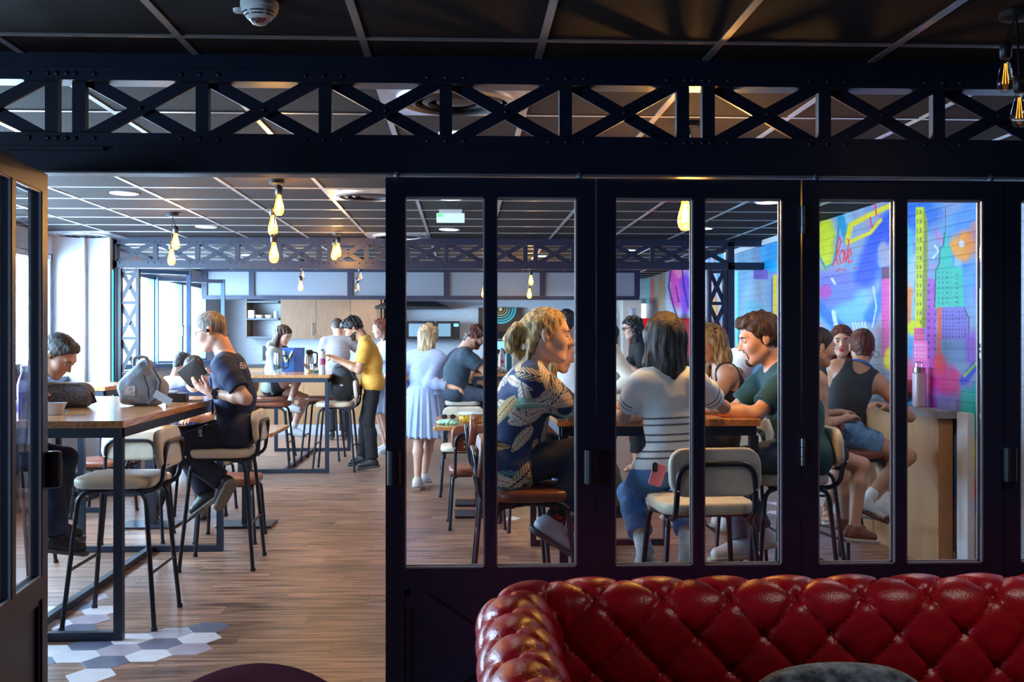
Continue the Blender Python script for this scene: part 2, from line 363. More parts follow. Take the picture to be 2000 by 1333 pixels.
# second truss
p2=[WX(p,FY) for p in(224,304,386,464,547,623,644,716,796,872,952,1026,1046,1120,1196,1274,1350,1428)]
truss('truss_girder','farther lattice girder across the room before the kitchen',FY,WX(219,FY),XR-.02,p2,WZ(900,512,FY),WZ(900,480,FY),WZ(900,526,FY),WZ(900,470,FY))
for pa,pb,lab in((232,273,'by the left windows'),(1382,1418,'near the painted wall')):
    xa,xb=WX(pa,FY),WX(pb,FY); r=thing('lattice_post','dark lattice steel post of stacked crosses standing %s'%lab,'post',((xa+xb)/2,FY,0)); h=(xb-xa)/2; zt=WZ(900,527,FY)
    for s in(-1,1): MB().bb((s*h-.032*(s>0),-.04,0),(s*h+.032*(s<0),.04,zt)).build('stile',M_navy,r)
    ncell=6; cz=(zt)/ncell
    for k in range(ncell):
        z=k*cz; MB().bb((-h+.022,-.02,z),(h-.022,.02,z+.035)).build('rung',M_navy,r)
        MB().bar((-h+.02,-.008,z+.03),(h-.02,-.008,z+cz),.012,.042).build('brace',M_navy,r); MB().bar((-h+.02,.008,z+cz),(h-.02,.008,z+.03),.012,.042).build('brace',M_navy,r)
    MB().bb((-h,-.02,zt-.03),(h,.02,zt)).build('rung',M_navy,r)
struct('trim_2',MB().bb((WX(219,FY),FY-.05,0),(WX(231,FY),FY+.05,CZ)).bb((WX(1420,FY),FY-.05,0),(WX(1432,FY),FY+.05,CZ)),M_navy,'dark steel jambs of the second opening')
for pa,lab in((223,'left jamb by the white column'),(1436,'right jamb near the mural')):
    q=tag(MB().bb((WX(pa,FY)-.008,FY-.062,.25),(WX(pa,FY)+.008,FY-.051,WZ(900,530,FY))).build('led_strip',emis('cyan_led',(.05,.75,.95),2.2)),'thin glowing cyan light strip on the '+lab,'light strip')
# ================================================================ FOLDING DOORS
ZT=WZ(900,349,PY); ZG1=WZ(900,386,PY); ZG0=WZ(900,1108,PY)
def leaf(n,X0,X1,stiles,origin,rz,label,handle=None):
    """local x 0..w, panes list in local x"""
    r=sroot('door_%d'%n,label,origin,rz); w=X1-X0; t=.024
    def b(nm,x0,x1,z0,z1,y=t,m=M_navy): return MB().bb((x0,-y,z0),(x1,y,z1)).build(nm,m,r)
    a,c1,c2,e=stiles
    b('stile',0,a,.01,ZT); b('stile',e,w,.01,ZT); b('rail',a,e,ZG1,ZT); b('rail',a,e,ZG0-.075,ZG0); b('rail',a,e,.01,.10)
    b('mullion',c1,c2,ZG0,ZG1); 
    for x0,x1 in((a,c1),(c2,e)):
        g=MB(); q=.006
        for s in(-1,1):
            yy=s*.017
            for A,B in(((x0,x0+q),(ZG0,ZG1)),((x1-q,x1),(ZG0,ZG1)),((x0,x1),(ZG0,ZG0+q)),((x0,x1),(ZG1-q,ZG1))): g.bb((A[0],yy-.004,B[0]),(A[1],yy+.004,B[1]))
        g.build('glazing_bead',mat('bead',(.28,.26,.28),.35,.3),r)
        MB().bb((x0+.002,-.003,ZG0+.002),(x1-.002,.003,ZG1-.002)).build('pane',M_glass,r)
    MB().bb((a,-.006,.10),(e,.006,ZG0-.075)).build('panel',M_navy,r)
    zb,zt2=.10,ZG0-.075
    fr=MB()
    for A,B in(((a,a+.02),(zb,zt2)),((e-.02,e),(zb,zt2)),((a,e),(zb,zb+.02)),((a,e),(zt2-.02,zt2))): fr.bb((A[0],-.017,B[0]),(A[1],.017,B[1]))
    fr.build('panel_moulding',M_navy,r)
    MB().bar((a+.02,-.013,zt2-.02),(e-.02,-.013,zb+.02),.014,.075,hint=(0,0,1)).build('brace',M_navy,r); MB().bar((a+.02,-.0125,zb+.02),(e-.02,-.0125,zt2-.02),.014,.075).build('brace',M_navy,r)
    if handle is not None:
        h=MB(); h.lathe([(.0,0),(.02,0),(.026,.004),(.026,.126),(.02,.13),(.0,.13)],14,T(handle,-.036,.925)); h.build('handle',mat('handle_black',(.02,.022,.03),.35,.4),r,True)
    return r
def Lx(px,o): return WX(px,PY)-o
o1=WX(754,PY); leaf(1,o1,WX(1162,PY),[Lx(790,o1),Lx(947,o1),Lx(968,o1),Lx(1126,o1)],(o1,PY,0),0,'first glazed leaf of the folding doors, its lower panel behind the sofa arm',Lx(771,o1))
o2=WX(1164,PY); leaf(2,o2,WX(1560,PY),[Lx(1199,o2),Lx(1352,o2),Lx(1372,o2),Lx(1525,o2)],(o2,PY,0),0,'second glazed leaf of the folding doors, above the sofa back',-.022)
o3=WX(1563,PY); leaf(3,o3,WX(1954,PY),[Lx(1594,o3),Lx(1745,o3),Lx(1765,o3),Lx(1915,o3)],(o3,PY,0),0,'third glazed leaf of the folding doors, in front of the mural',None)
o4=WX(1956,PY); leaf(4,o4,WX(2350,PY),[Lx(1986,o4),Lx(2140,o4),Lx(2160,o4),Lx(2310,o4)],(o4,PY,0),0,'last glazed leaf of the folding doors at the wall end',.012)
struct('wall_partition_end',MB().bb((WX(2351,PY),PY-.05,0),(XR+.95,PY+.05,WZ(900,345,PY))),M_navy)
hg=MB()
for z0 in(WZ(1562,458,PY),WZ(1562,908,PY)):
    h=thing('barrel_hinge','steel barrel hinge %s between second and third door leaf'%('near the top' if z0>1.3 else 'at mid height'),'hinge',(WX(1562,PY),PY-.035,z0))
    for k in range(3): MB().lathe([(.0,0),(.0085,0),(.0085,.032),(0,.032)],10,T(0,0,k*.034)).build('knuckle',M_chrome,h,True)
# open leaf at the left, swung toward the lounge
W0=.766; ang=math.degrees(math.atan2(-1,.10))
ol=leaf(5,0,W0,[.066,.363,.403,.70],(WX(86,PY),PY-.03,0),ang,'open glazed door leaf swung towards the lounge, lit orange along its top')
for z in(.98,): MB().lathe([(.0,0),(.02,0),(.026,.004),(.026,.126),(.02,.13),(.0,.13)],14,T(.0,.045,.925)).build('handle',mat('handle_black',(.02,.022,.03),.35,.4),ol,True)
# ================================================================ MURAL
def mural():
    us=np.concatenate([np.arange(2620,1960,-8.),np.arange(1960,1240,-1.15)]); Ys=2100*3.1/(us-905); Ys=Ys[(Ys>4.02)&(Ys<YB)]
    us=905+2100*3.1/Ys; zs=np.arange(0,CZ+.001,.0062)
    U,Z=np.meshgrid(us,zs,indexing='ij'); YY,_=np.meshgrid(Ys,zs,indexing='ij')
    D=3.1*math.sin(TH)+YY*math.cos(TH); U=1000+FOC*(3.1*math.cos(TH)-YY*math.sin(TH))/D; V=HOR-(Z-CAMZ)*FOC/D
    def nz(sx,sy,seed):
        r=np.random.default_rng(seed); o=np.zeros(U.shape)
        for k in range(7):
            a,b=r.normal(size=2); ph=r.uniform(0,7); o+=np.sin((a*U*sx+b*V*sy)+ph+1.5*np.sin(b*U*sx*.6-a*V*sy*.7+ph))
        return o/4
    C=np.ones(U.shape+(3,))*np.array([.42,.47,.58])
    def mixc(m,col): 
        m=np.clip(m,0,1)[...,None]; C[:]=C*(1-m)+np.array(col)*m
    mixc((nz(.05,.03,1)+.3)*.9,(.10,.42,.75)); mixc((nz(.06,.025,2)-.1)*1.1,(.03,.20,.70)); mixc((nz(.07,.03,3)-.2)*1.2,(.45,.70,.85)); mixc((nz(.08,.03,4)-.35)*1.2,(.50,.20,.62)); mixc((nz(.06,.04,14)-.6)*1.2,(.85,.25,.50))
    def blob(cx,cy,rx,ry,col,s=1,soft=1.6):
        d=((U-cx)/rx)**2+((V-cy)/ry)**2+.25*nz(.12,.1,int(cx+cy)); mixc(s*np.clip((1-d)*soft,0,1),col)
    def stroke(pts,wd,col,s=1,soft=1.0):
        d=np.full(U.shape,1e9)
        for (x0,y0),(x1,y1) in zip(pts[:-1],pts[1:]):
            dx,dy=x1-x0,y1-y0; t=np.clip(((U-x0)*dx+(V-y0)*dy)/(dx*dx+dy*dy+1e-9),0,1); d=np.minimum(d,np.hypot(U-x0-t*dx,V-y0-t*dy))
        mixc(s*np.clip((wd/2-d)/soft+.5,0,1),col)
    def poly(pts,col,s=1):
        n=len(pts); ins=np.zeros(U.shape,bool)
        for i in range(n):
            x0,y0=pts[i]; x1,y1=pts[(i+1)%n]
            if y0==y1: continue
            c=((y0>V)!=(y1>V))&(U<(x1-x0)*(V-y0)/(y1-y0)+x0); ins^=c
        mixc(ins*s,col)
    def wins(x0,x1,y0,y1,dx,dy,col=(.02,.03,.06),s=.8,f=.45):
        m=(U>x0)&(U<x1)&(V>y0)&(V<y1)&(((U-x0)/dx)%1<f)&(((V-y0)/dy)%1<f); mixc(m*s,col)
    # far wall parts: white wall with a purple figure, orange streaks
    m=(U<1440); mixc(m*.75,(.55,.52,.50)); mixc(((U>1300)&(U<1440))*.8,(.70,.72,.80))
    for x,c in((1250,(.9,.25,.12)),(1258,(.9,.6,.1)),(1266,(.35,.7,.75)),(1274,(.85,.22,.15)),(1290,(.75,.45,.15))): blob(x,570,6,45,c,.8)
    blob(1240,600,14,30,(.7,.65,.1),.8)
    blob(1322,555,18,60,(.75,.22,.55)); blob(1340,570,14,55,(.38,.18,.68)); blob(1325,525,14,20,(.85,.4,.55)); stroke([(1310,530),(1306,560),(1316,600),(1330,640)],3,(.06,.05,.30)); stroke([(1330,500),(1336,560),(1344,600)],3,(.06,.05,.30)); stroke([(1320,560),(1326,590)],2.5,(.06,.05,.30)); blob(1336,630,14,20,(.05,.04,.07),.8)
    for x in(1388,1398,1408): stroke([(x,490),(x-6,540),(x+3,600),(x-8,680)],3,random.choice([(.05,.5,.8),(.8,.15,.3),(.1,.6,.7)]))
    blob(1395,600,10,30,(.9,.55,.1),.6); blob(1400,640,12,20,(.85,.4,.6),.6); blob(1405,510,12,20,(.1,.65,.8),.7)
    # glassy framed board region
    mixc(((U>1434)&(U<1540))*.6,(.45,.58,.68)); blob(1478,640,40,60,(.2,.6,.75),.6); blob(1455,700,30,70,(.05,.25,.5),.5)
    for k in range(6): stroke([(1494+k*5,470),(1488+k*5,500+k*3),(1496+k*5,530)],4,(.03,.50,.85))
    mixc(((U>1472)&(U<1500)&(V>527)&(V<546)),(.25,.20,.55)); stroke([(1514,540),(1514,660)],7,(.85,.62,.03)); stroke([(1508,545),(1508,650)],1.5,(.02,.02,.03))
    # third leaf, left pane
    mixc(((U>1590)&(U<1750))*.45,(.38,.43,.52)); blob(1640,600,70,60,(.28,.62,.78),.8); blob(1625,560,60,45,(.22,.22,.62),.7); blob(1612,570,14,18,(.6,.1,.4),.7)
    stroke([(1760,415),(1715,470),(1690,540)],44,(.02,.13,.62),.9,14); stroke([(1720,500),(1735,560),(1700,620)],26,(.03,.25,.75),.8,10); stroke([(1600,600),(1640,640),(1665,690)],22,(.02,.22,.62),.85,8)
    blob(1613,470,22,62,(.66,.68,.02)); stroke([(1597,450),(1600,500),(1612,524),(1628,515),(1636,470),(1640,420)],4,(.02,.32,.42)); stroke([(1640,418),(1655,470)],14,(.03,.35,.50),.9,3)
    stroke([(1655,470),(1662,440),(1700,420),(1738,402)],10,(.80,.68,.01)); stroke([(1655,475),(1700,455),(1720,430)],7,(.80,.68,.01)); stroke([(1597,425),(1640,412)],10,(.9,.35,.02),.9,4)
    RD=(.80,.01,.06)   # the word love
    stroke([(1627,520),(1635,500),(1643,472),(1640,463),(1636,480),(1634,508),(1638,518)],2.3,RD); stroke([(1645,488),(1640,499),(1642,515),(1647,512),(1649,498),(1645,488)],2.3,RD); stroke([(1650,490),(1652,513),(1656,495),(1658,468),(1654,467)],2.3,RD); stroke([(1656,503),(1664,496),(1661,487),(1656,498),(1658,514),(1667,508)],2.3,RD); stroke([(1634,531),(1641,525),(1652,528)],2.2,RD); stroke([(1667,524),(1667.5,525)],2.4,RD); stroke([(1670,523),(1670.5,524)],2.4,RD)
    for a,b in(((1700,425),(1704,445)),((1710,400),(1712,420))): stroke([a,b],3,(.75,.05,.2))
    for k in range(5): stroke([(1665+k*6,630),(1672+k*6,655+k*3)],3,(.75,.88,.92))
    stroke([(1706,560),(1712,600),(1704,640)],2,(.8,.9,.95)); stroke([(1628,610),(1634,640)],8,(.75,.85,.95)); stroke([(1625,545),(1631,555)],5,(.8,.8,.9))
    blob(1727,500,14,30,(.55,.50,.55),.8); poly([(1722,522),(1746,522),(1746,700),(1722,700)],(.72,.22,.52)); wins(1722,1746,530,700,30,8,(.35,.03,.25),.8,.18); poly([(1722,522),(1746,522),(1746,545),(1722,545)],(.10,.08,.12),.85); blob(1738,700,14,25,(.85,.75,.02))
    # fourth pane: skyline
    mixc(((U>1750)&(U<1930))*.35,(.30,.45,.65)); blob(1790,420,60,45,(.05,.20,.60),.8); blob(1895,430,40,50,(.15,.35,.75),.7); blob(1775,540,22,60,(.75,.80,.82),.5)
    blob(1770,600,16,60,(.85,.30,.05),.8); blob(1772,480,12,50,(.25,.62,.72),.8); blob(1880,480,26,34,(.90,.42,.03),.9); blob(1903,470,20,40,(.75,.25,.08),.6); blob(1878,476,6,8,(.75,.75,.9))
    stroke([(1826,480),(1834,490),(1822,505)],4,(.75,.85,.9))
    poly([(1789,405),(1805,405),(1801,640),(1788,640)],(.66,.70,.03)); poly([(1805,405),(1812,430),(1812,640),(1801,640)],(.30,.33,.10)); wins(1791,1801,410,640,6,18,(.12,.14,.03),.8); blob(1786,640,16,18,(.75,.78,.02),.8)
    poly([(1812,540),(1827,550),(1830,800),(1806,800)],(.52,.22,.62)); wins(1812,1830,555,700,12,14,(.06,.03,.12),.7,.35)
    poly([(1845,455),(1849,455),(1851,478),(1858,482),(1860,520),(1880,524),(1884,604),(1826,604),(1827,530),(1834,520),(1836,500),(1842,480)],(.01,.55,.46)); stroke([(1847,405),(1847,458)],1.2,(.02,.05,.06))
    stroke([(1845,456),(1843,480),(1836,485),(1835,515),(1828,528),(1826,600)],2.2,(.01,.06,.09)); wins(1832,1858,530,600,8,10,(.01,.20,.22),.7); wins(1866,1880,535,600,20,9,(.01,.16,.2),.8,.3)
    poly([(1834,600),(1884,600),(1892,620),(1890,710),(1834,710)],(.33,.30,.66)); poly([(1830,600),(1840,600),(1840,720),(1830,720)],(.85,.22,.10),.8); wins(1842,1886,608,664,6,7,(.04,.04,.16),.75); stroke([(1884,603),(1893,622),(1892,706)],1.8,(.02,.03,.10)); poly([(1838,664),(1888,664),(1888,712),(1838,712)],(.25,.45,.55),.6); wins(1842,1888,668,710,5,60,(.06,.08,.2),.6,.25)
    poly([(1786,640),(1807,640),(1807,668),(1786,668)],(.80,.28,.45)); wins(1788,1806,644,668,5,6,(.25,.03,.12),.8); poly([(1784,667),(1812,667),(1812,706),(1784,706)],(.88,.35,.62)); wins(1787,1810,672,704,6,8,(.95,.8,.9),.8)
    blob(1800,740,34,40,(.82,.30,.62),.9); blob(1850,745,34,34,(.75,.05,.30),.8); blob(1835,710,16,24,(.85,.12,.15),.7); blob(1775,740,14,50,(.75,.25,.30),.7); blob(1900,680,20,40,(.40,.25,.70),.8)
    blob(1850,790,50,30,(.35,.15,.45),.5); stroke([(1882,745),(1905,715),(1925,705)],16,(.10,.15,.70),.9,4); stroke([(1884,735),(1925,690)],5,(.45,.75,.1),.8); blob(1905,800,30,60,(.02,.58,.58)); blob(1885,790,12,30,(.02,.55,.50),.7)
    blob(1900,890,26,40,(.62,.62,.05),.9); blob(1897,830,8,10,(.85,.25,.05),.9); blob(1897,830,4,6,(.02,.58,.58)); stroke([(1893,850),(1903,850)],4,(.9,.9,.9)); stroke([(1893,864),(1903,864)],4,(.9,.9,.9)); stroke([(1893,850),(1893,878)],4,(.9,.9,.9)); blob(1900,955,20,30,(.70,.20,.06),.8)
    mixc(np.clip((V-985)/25,0,1)*(U>1750)*.9,(.45,.46,.46))
    mixc(np.clip((U-1925)/8,0,1)*.95,(.50,.56,.66))
    # painted brickwork: joints recessed
    bh=.066; row=np.floor(Z/bh); jz=np.minimum((Z/bh)%1,1-(Z/bh)%1)*bh; jy=((YY/.21+.5*(row%2))%1); jy=np.minimum(jy,1-jy)*.21
    jm=((jz<.0045)|(jy<.006))
    C=np.clip(C.mean(-1,keepdims=True)+(C-C.mean(-1,keepdims=True))*1.35,0,1)**1.25*.74; C*=1-.18*jm[...,None]; C=np.clip(C,0,1)
    X=XR-.0016*(~jm)+.0
    nv=U.size; P=np.stack([X,YY,Z],-1).reshape(-1,3); nu,nzz=U.shape; ii=np.arange(nv).reshape(nu,nzz)
    F=np.stack([ii[:-1,:-1],ii[:-1,1:],ii[1:,1:],ii[1:,:-1]],-1).reshape(-1,4)
    return P,F,C.reshape(-1,3)
def npmesh(name,P,F,mats,col=None,parent=None,smooth=True):
    me=bpy.data.meshes.new(name); n=len(P); k=len(F); me.vertices.add(n); me.vertices.foreach_set('co',np.ascontiguousarray(P,dtype=np.float32).ravel())
    me.loops.add(4*k); me.loops.foreach_set('vertex_index',np.ascontiguousarray(F,dtype=np.int32).ravel()); me.polygons.add(k); me.polygons.foreach_set('loop_start',np.arange(0,4*k,4,dtype=np.int32))
    try: me.polygons.foreach_set('loop_total',np.full(k,4,dtype=np.int32))
    except Exception: pass
    if smooth: me.polygons.foreach_set('use_smooth',np.ones(k,bool))
    me.update(calc_edges=True)
    for m in (mats if isinstance(mats,(list,tuple)) else [mats]): me.materials.append(m)
    if col is not None:
        a=me.color_attributes.new('Col','FLOAT_COLOR','POINT'); a.data.foreach_set('color',np.concatenate([col,np.ones((n,1))],1).astype(np.float32).ravel())
    o=bpy.data.objects.new(name,me); COL.objects.link(o)
    if parent: o.parent=parent
    return o
P_,F_,C_=mural(); mu=npmesh('mural',P_,F_,mat('mural_paint',(1,1,1),.45,vc=True,noise=.06,nscale=60),C_); tag(mu,'bright graffiti mural with skyscrapers and the word love on the right-hand brick wall','mural')
# framed board edge along the mural
bf=thing('wall_board_frame','pale aluminium frame of the tall glazed board in the mural','frame',(XR-.03,0,0))
ya,yb=10.3,12.55
for a,b in(((0,ya,CZ-.06),(.025,yb,CZ-.005)),((0,yb-.07,0),(.025,yb,CZ-.06)),((0,ya,.0),(.025,ya+.03,CZ-.06))): MB().bb(a,b).build('frame_bar',M_white,bf)
# ledge along mural wall
lg=thing('wall_counter','pale oak wall counter with grey top running along the mural','counter',(2.97,6.6,0))
MB().bb((0,0,.0),(.09,1.28,.955)).build('oak_panel',M_cab2,lg); MB().bb((-.02,-.03,.955),(.115,1.3,1.0)).build('grey_top',mat('grey_laminate',(.22,.22,.25),.4),lg)
struct('trim_3',MB().bb((XR-.05,6.38,0),(XR-.006,6.52,1.0)),M_white,'white pipe casing at the end of the wall counter')
# ================================================================ SEATING AND TABLES
def make_seat(name,label,cat,m,sh,bt,loc,rz,group=None,back=True,w=.42):
    """faces local +Y"""
    t=thing(name,label,cat,loc,rz,group); d=.40; k=sh/.75; fx=.5*w+.03 if sh>.6 else .5*w
    MB().pad(w,d,.055,.10,.02,T(0,.01,sh-.05),dome=.006,n=5).build('seat',m,t,True)
    fr=MB(); zf=sh-.058
    for s in(-1,1): fr.tube([(s*.16,.14,zf),(s*.16,-.15,zf)],.011)
    fr.tube([(-.16,-.10,zf),(.16,-.10,zf)],.011); fr.tube([(-.16,.12,zf),(.16,.12,zf)],.011); fr.build('seat_frame',M_steel,t,True)
    for s in(-1,1):
        sp=.07*k
        MB().tube(fillet([(s*fx,.16+sp,.0),(s*.185,.165,zf-.01),(s*.165,.02,zf)],.06),.0125,8).lathe([(.0,0),(.016,0),(.016,.02),(0,.02)],8,T(s*fx,.16+sp,0)).build('leg',M_steel,t,True)
        MB().tube(fillet([(s*fx,-.16-sp*.9,.0),(s*.185,-.165,zf-.01),(s*.165,-.04,zf)],.06),.0125,8).lathe([(.0,0),(.016,0),(.016,.02),(0,.02)],8,T(s*fx,-.16-sp*.9,0)).build('leg',M_steel,t,True)
    if sh>.6:
        q=.30; y1=.16+.07*(1-q/.7); x1=fx-(fx-.185)*q/.7
        MB().tube([(-x1,y1,q),(x1,y1,q)],.009,6).build('footrest',M_steel,t,True); MB().tube([(-x1,-y1,q-.02),(x1,-y1,q-.02)],.008,6).build('stretcher',M_steel,t,True)
    if back:
        zb=bt-.20
        U=fillet([(-.165,-.08,zf-.01),(-.172,-.235,zf+.0),(-.165,-.262,zb+.14),(.165,-.262,zb+.14),(.172,-.235,zf),(.165,-.08,zf-.01)],.075,5)
        MB().tube(U,.0125,8).build('back_tube',M_steel,t,True)
        MB().pad(w-.02,.205,.042,.07,.016,T(0,-.206,zb+.10)@RX(84),n=5).build('backrest',m,t,True)
        b=MB(); 
        for s in(-1,1): b.ball((s*.168,-.272,zb+.03),.006,6,4)
        b.build('screw',M_chrome,t,True)
    return t
GS='tubular steel bar stools'
st0=make_seat('bar_stool','empty cream bar stool at the near corner of the left high table','stool',M_cream,.75,.99,(WX(242,5.66),5.66,0),90,GS)
def stool(px,Y,rz,label,brown=False,X=None): return dup(st0,(X if X is not None else WX(px,Y),Y,0),rz,label,{'cream_leather':M_brown} if brown else None)
stool(437,7.02,92,'cream bar stool under the man holding a tablet')
stool(0,5.95,-90,'brown bar stool of the stubbled man at the left table, seen below its top',True,X=-2.82)
stool(0,6.85,-88,'brown bar stool farther back along the left side of the left table',True,X=-2.86)
stool(657,11.95,90,'cream bar stool carrying the black backpack beside the man in the yellow polo')
stool(632,13.0,88,'brown bar stool tucked behind the cream stool at the middle high table',True)
stool(0,12.05,-88,'brown bar stool at the near left side of the middle high table',True,X=-2.13)
stool(0,13.15,-90,'brown bar stool under the woman with the crossed legs',True,X=-2.30)
stool(1366,4.72,4,'cream bar stool with its back to the doors under the woman in the striped top')
stool(0,5.12,-88,'brown bar stool under the man in the leaf print shirt',True,X=.31)
stool(0,6.45,-90,'brown bar stool behind the man in the leaf print shirt',True,X=.28)
stool(0,5.62,92,'cream bar stool of the bearded man in the dark green shirt',X=1.70)
stool(0,6.5,90,'brown bar stool of the woman with blond-tipped hair',True,X=1.70)
stool(0,6.75,-62,'brown bar stool under the person in denim shorts',True,X=2.42)
stool(0,6.25,-80,'cream bar stool of the woman with tied-back dark hair at the mural side',X=1.93)
stool(0,7.95,165,'brown bar stool of the woman with red lipstick by the mural',True,X=2.72)
stool(0,12.2,-90,'cream bar stool at the far high table under the slate t-shirt man',X=-.02)
stool(0,13.2,-90,'farther cream bar stool at the far table under the bent cropped-hair man',X=.0)
def table(label,x0,x1,y0,y1,z=1.06,lf=True):
    cx,cy=(x0+x1)/2,(y0+y1)/2; t=thing('high_table',label,'table',(cx,cy,0),0,'oak and steel high tables'); a=(x1-x0)/2; b=(y1-y0)/2; q=.02
    MB().pad(2*a,2*b,.035,.004,.003,T(0,0,z-.035),n=1).build('tabletop',M_wood,t)
    r=MB(); zz=z-.06
    for s in(-1,1): r.bb((-a+.02,s*(b-.03)-q,zz-.022),(a-.02,s*(b-.03)+q,zz+.024)); r.bb((s*(a-.03)-q,-b+.05,zz-.022),(s*(a-.03)+q,b-.05,zz+.024))
    r.build('apron',M_tbl,t)
    for i in(-1,1):
        for j in(-1,1): MB().box((i*(a-.03),j*(b-.03),(z-.085)/2+.002),(.042,.042,z-.085)).build('leg',M_tbl,t)
    for j in(-1,1): MB().bb((-a+.05,j*(b-.03)-q,.002),(a-.05,j*(b-.03)+q,.042)).build('floor_rail',M_tbl,t)
    MB().bb((-q,-b+.05,.0025),(q,b-.05,.041)).build('floor_rail',M_tbl,t)
    return t
table('long oak high table at the left with bags on top',-2.62,-1.63,5.24,7.46)
table('middle oak high table with gift bag and bottles in front of the kitchen',-2.43,-1.44,11.66,13.95)
table('right oak high table with the seated group around it',.46,1.46,5.22,7.56)
table('far oak high table with drinking bottles behind the leaf print shirt',.10,1.06,12.05,14.2)
table('dark high table end in front of the white column',-3.75,-2.98,9.1,10.1,z=1.05)
def dtable(label,x0,x1,y0,y1,peds,z=.75):
    cx,cy=(x0+x1)/2,(y0+y1)/2; t=thing('dining_table',label,'table',(cx,cy,0),0,'oak pedestal dining tables')
    MB().pad(x1-x0,y1-y0,.03,.01,.004,T(0,0,z-.03),n=1).build('tabletop',M_wood,t)
    for px,py in peds: 
        MB().box((px-cx,py-cy,.012),(.42,.32,.012)).build('base_plate',M_steel,t); MB().bb((px-cx-.035,py-cy-.035,.018),(px-cx+.035,py-cy+.035,z-.03)).build('pedestal',M_steel,t)
    return t
dtable('oak dining table holding the lidded food bowl',-.24,.62,8.55,9.75,[(.14,8.85),(.14,9.45)])
dtable('oak dining table glimpsed behind the man with the tablet',-2.62,-1.42,8.05,8.85,[(-2.42,8.45),(-1.68,8.45)])
ch0=make_seat('dining_chair','brown leather chair with its back to the doors at the bowl table','chair',M_brown,.46,.80,(.10,8.35,0),2,'tubular steel dining chairs')
dup(ch0,(.52,8.25,0),8,'brown leather chair right beside the one at the bowl table, partly behind the door mullion')
CRM={'brown_leather':M_cream}
dup(ch0,(.0,10.05,0),180,'cream dining chair facing the doors beyond the bowl table',CRM)
dup(ch0,(-2.15,9.1,0),180,'cream ribbed dining chair beyond the table behind the tablet man',CRM)
dup(ch0,(-1.68,7.86,0),0,'brown dining chair at the table behind the tablet man, showing under his seat')
dup(ch0,(-2.35,7.9,0),4,'cream dining chair at the left end of the table behind the tablet man',CRM)
dup(ch0,(-2.95,9.0,0),90,'brown dining chair beside the dark table end near the white column')
dup(ch0,(-3.2,11.75,0),15,'cream dining chair under the man in the white shirt',CRM)
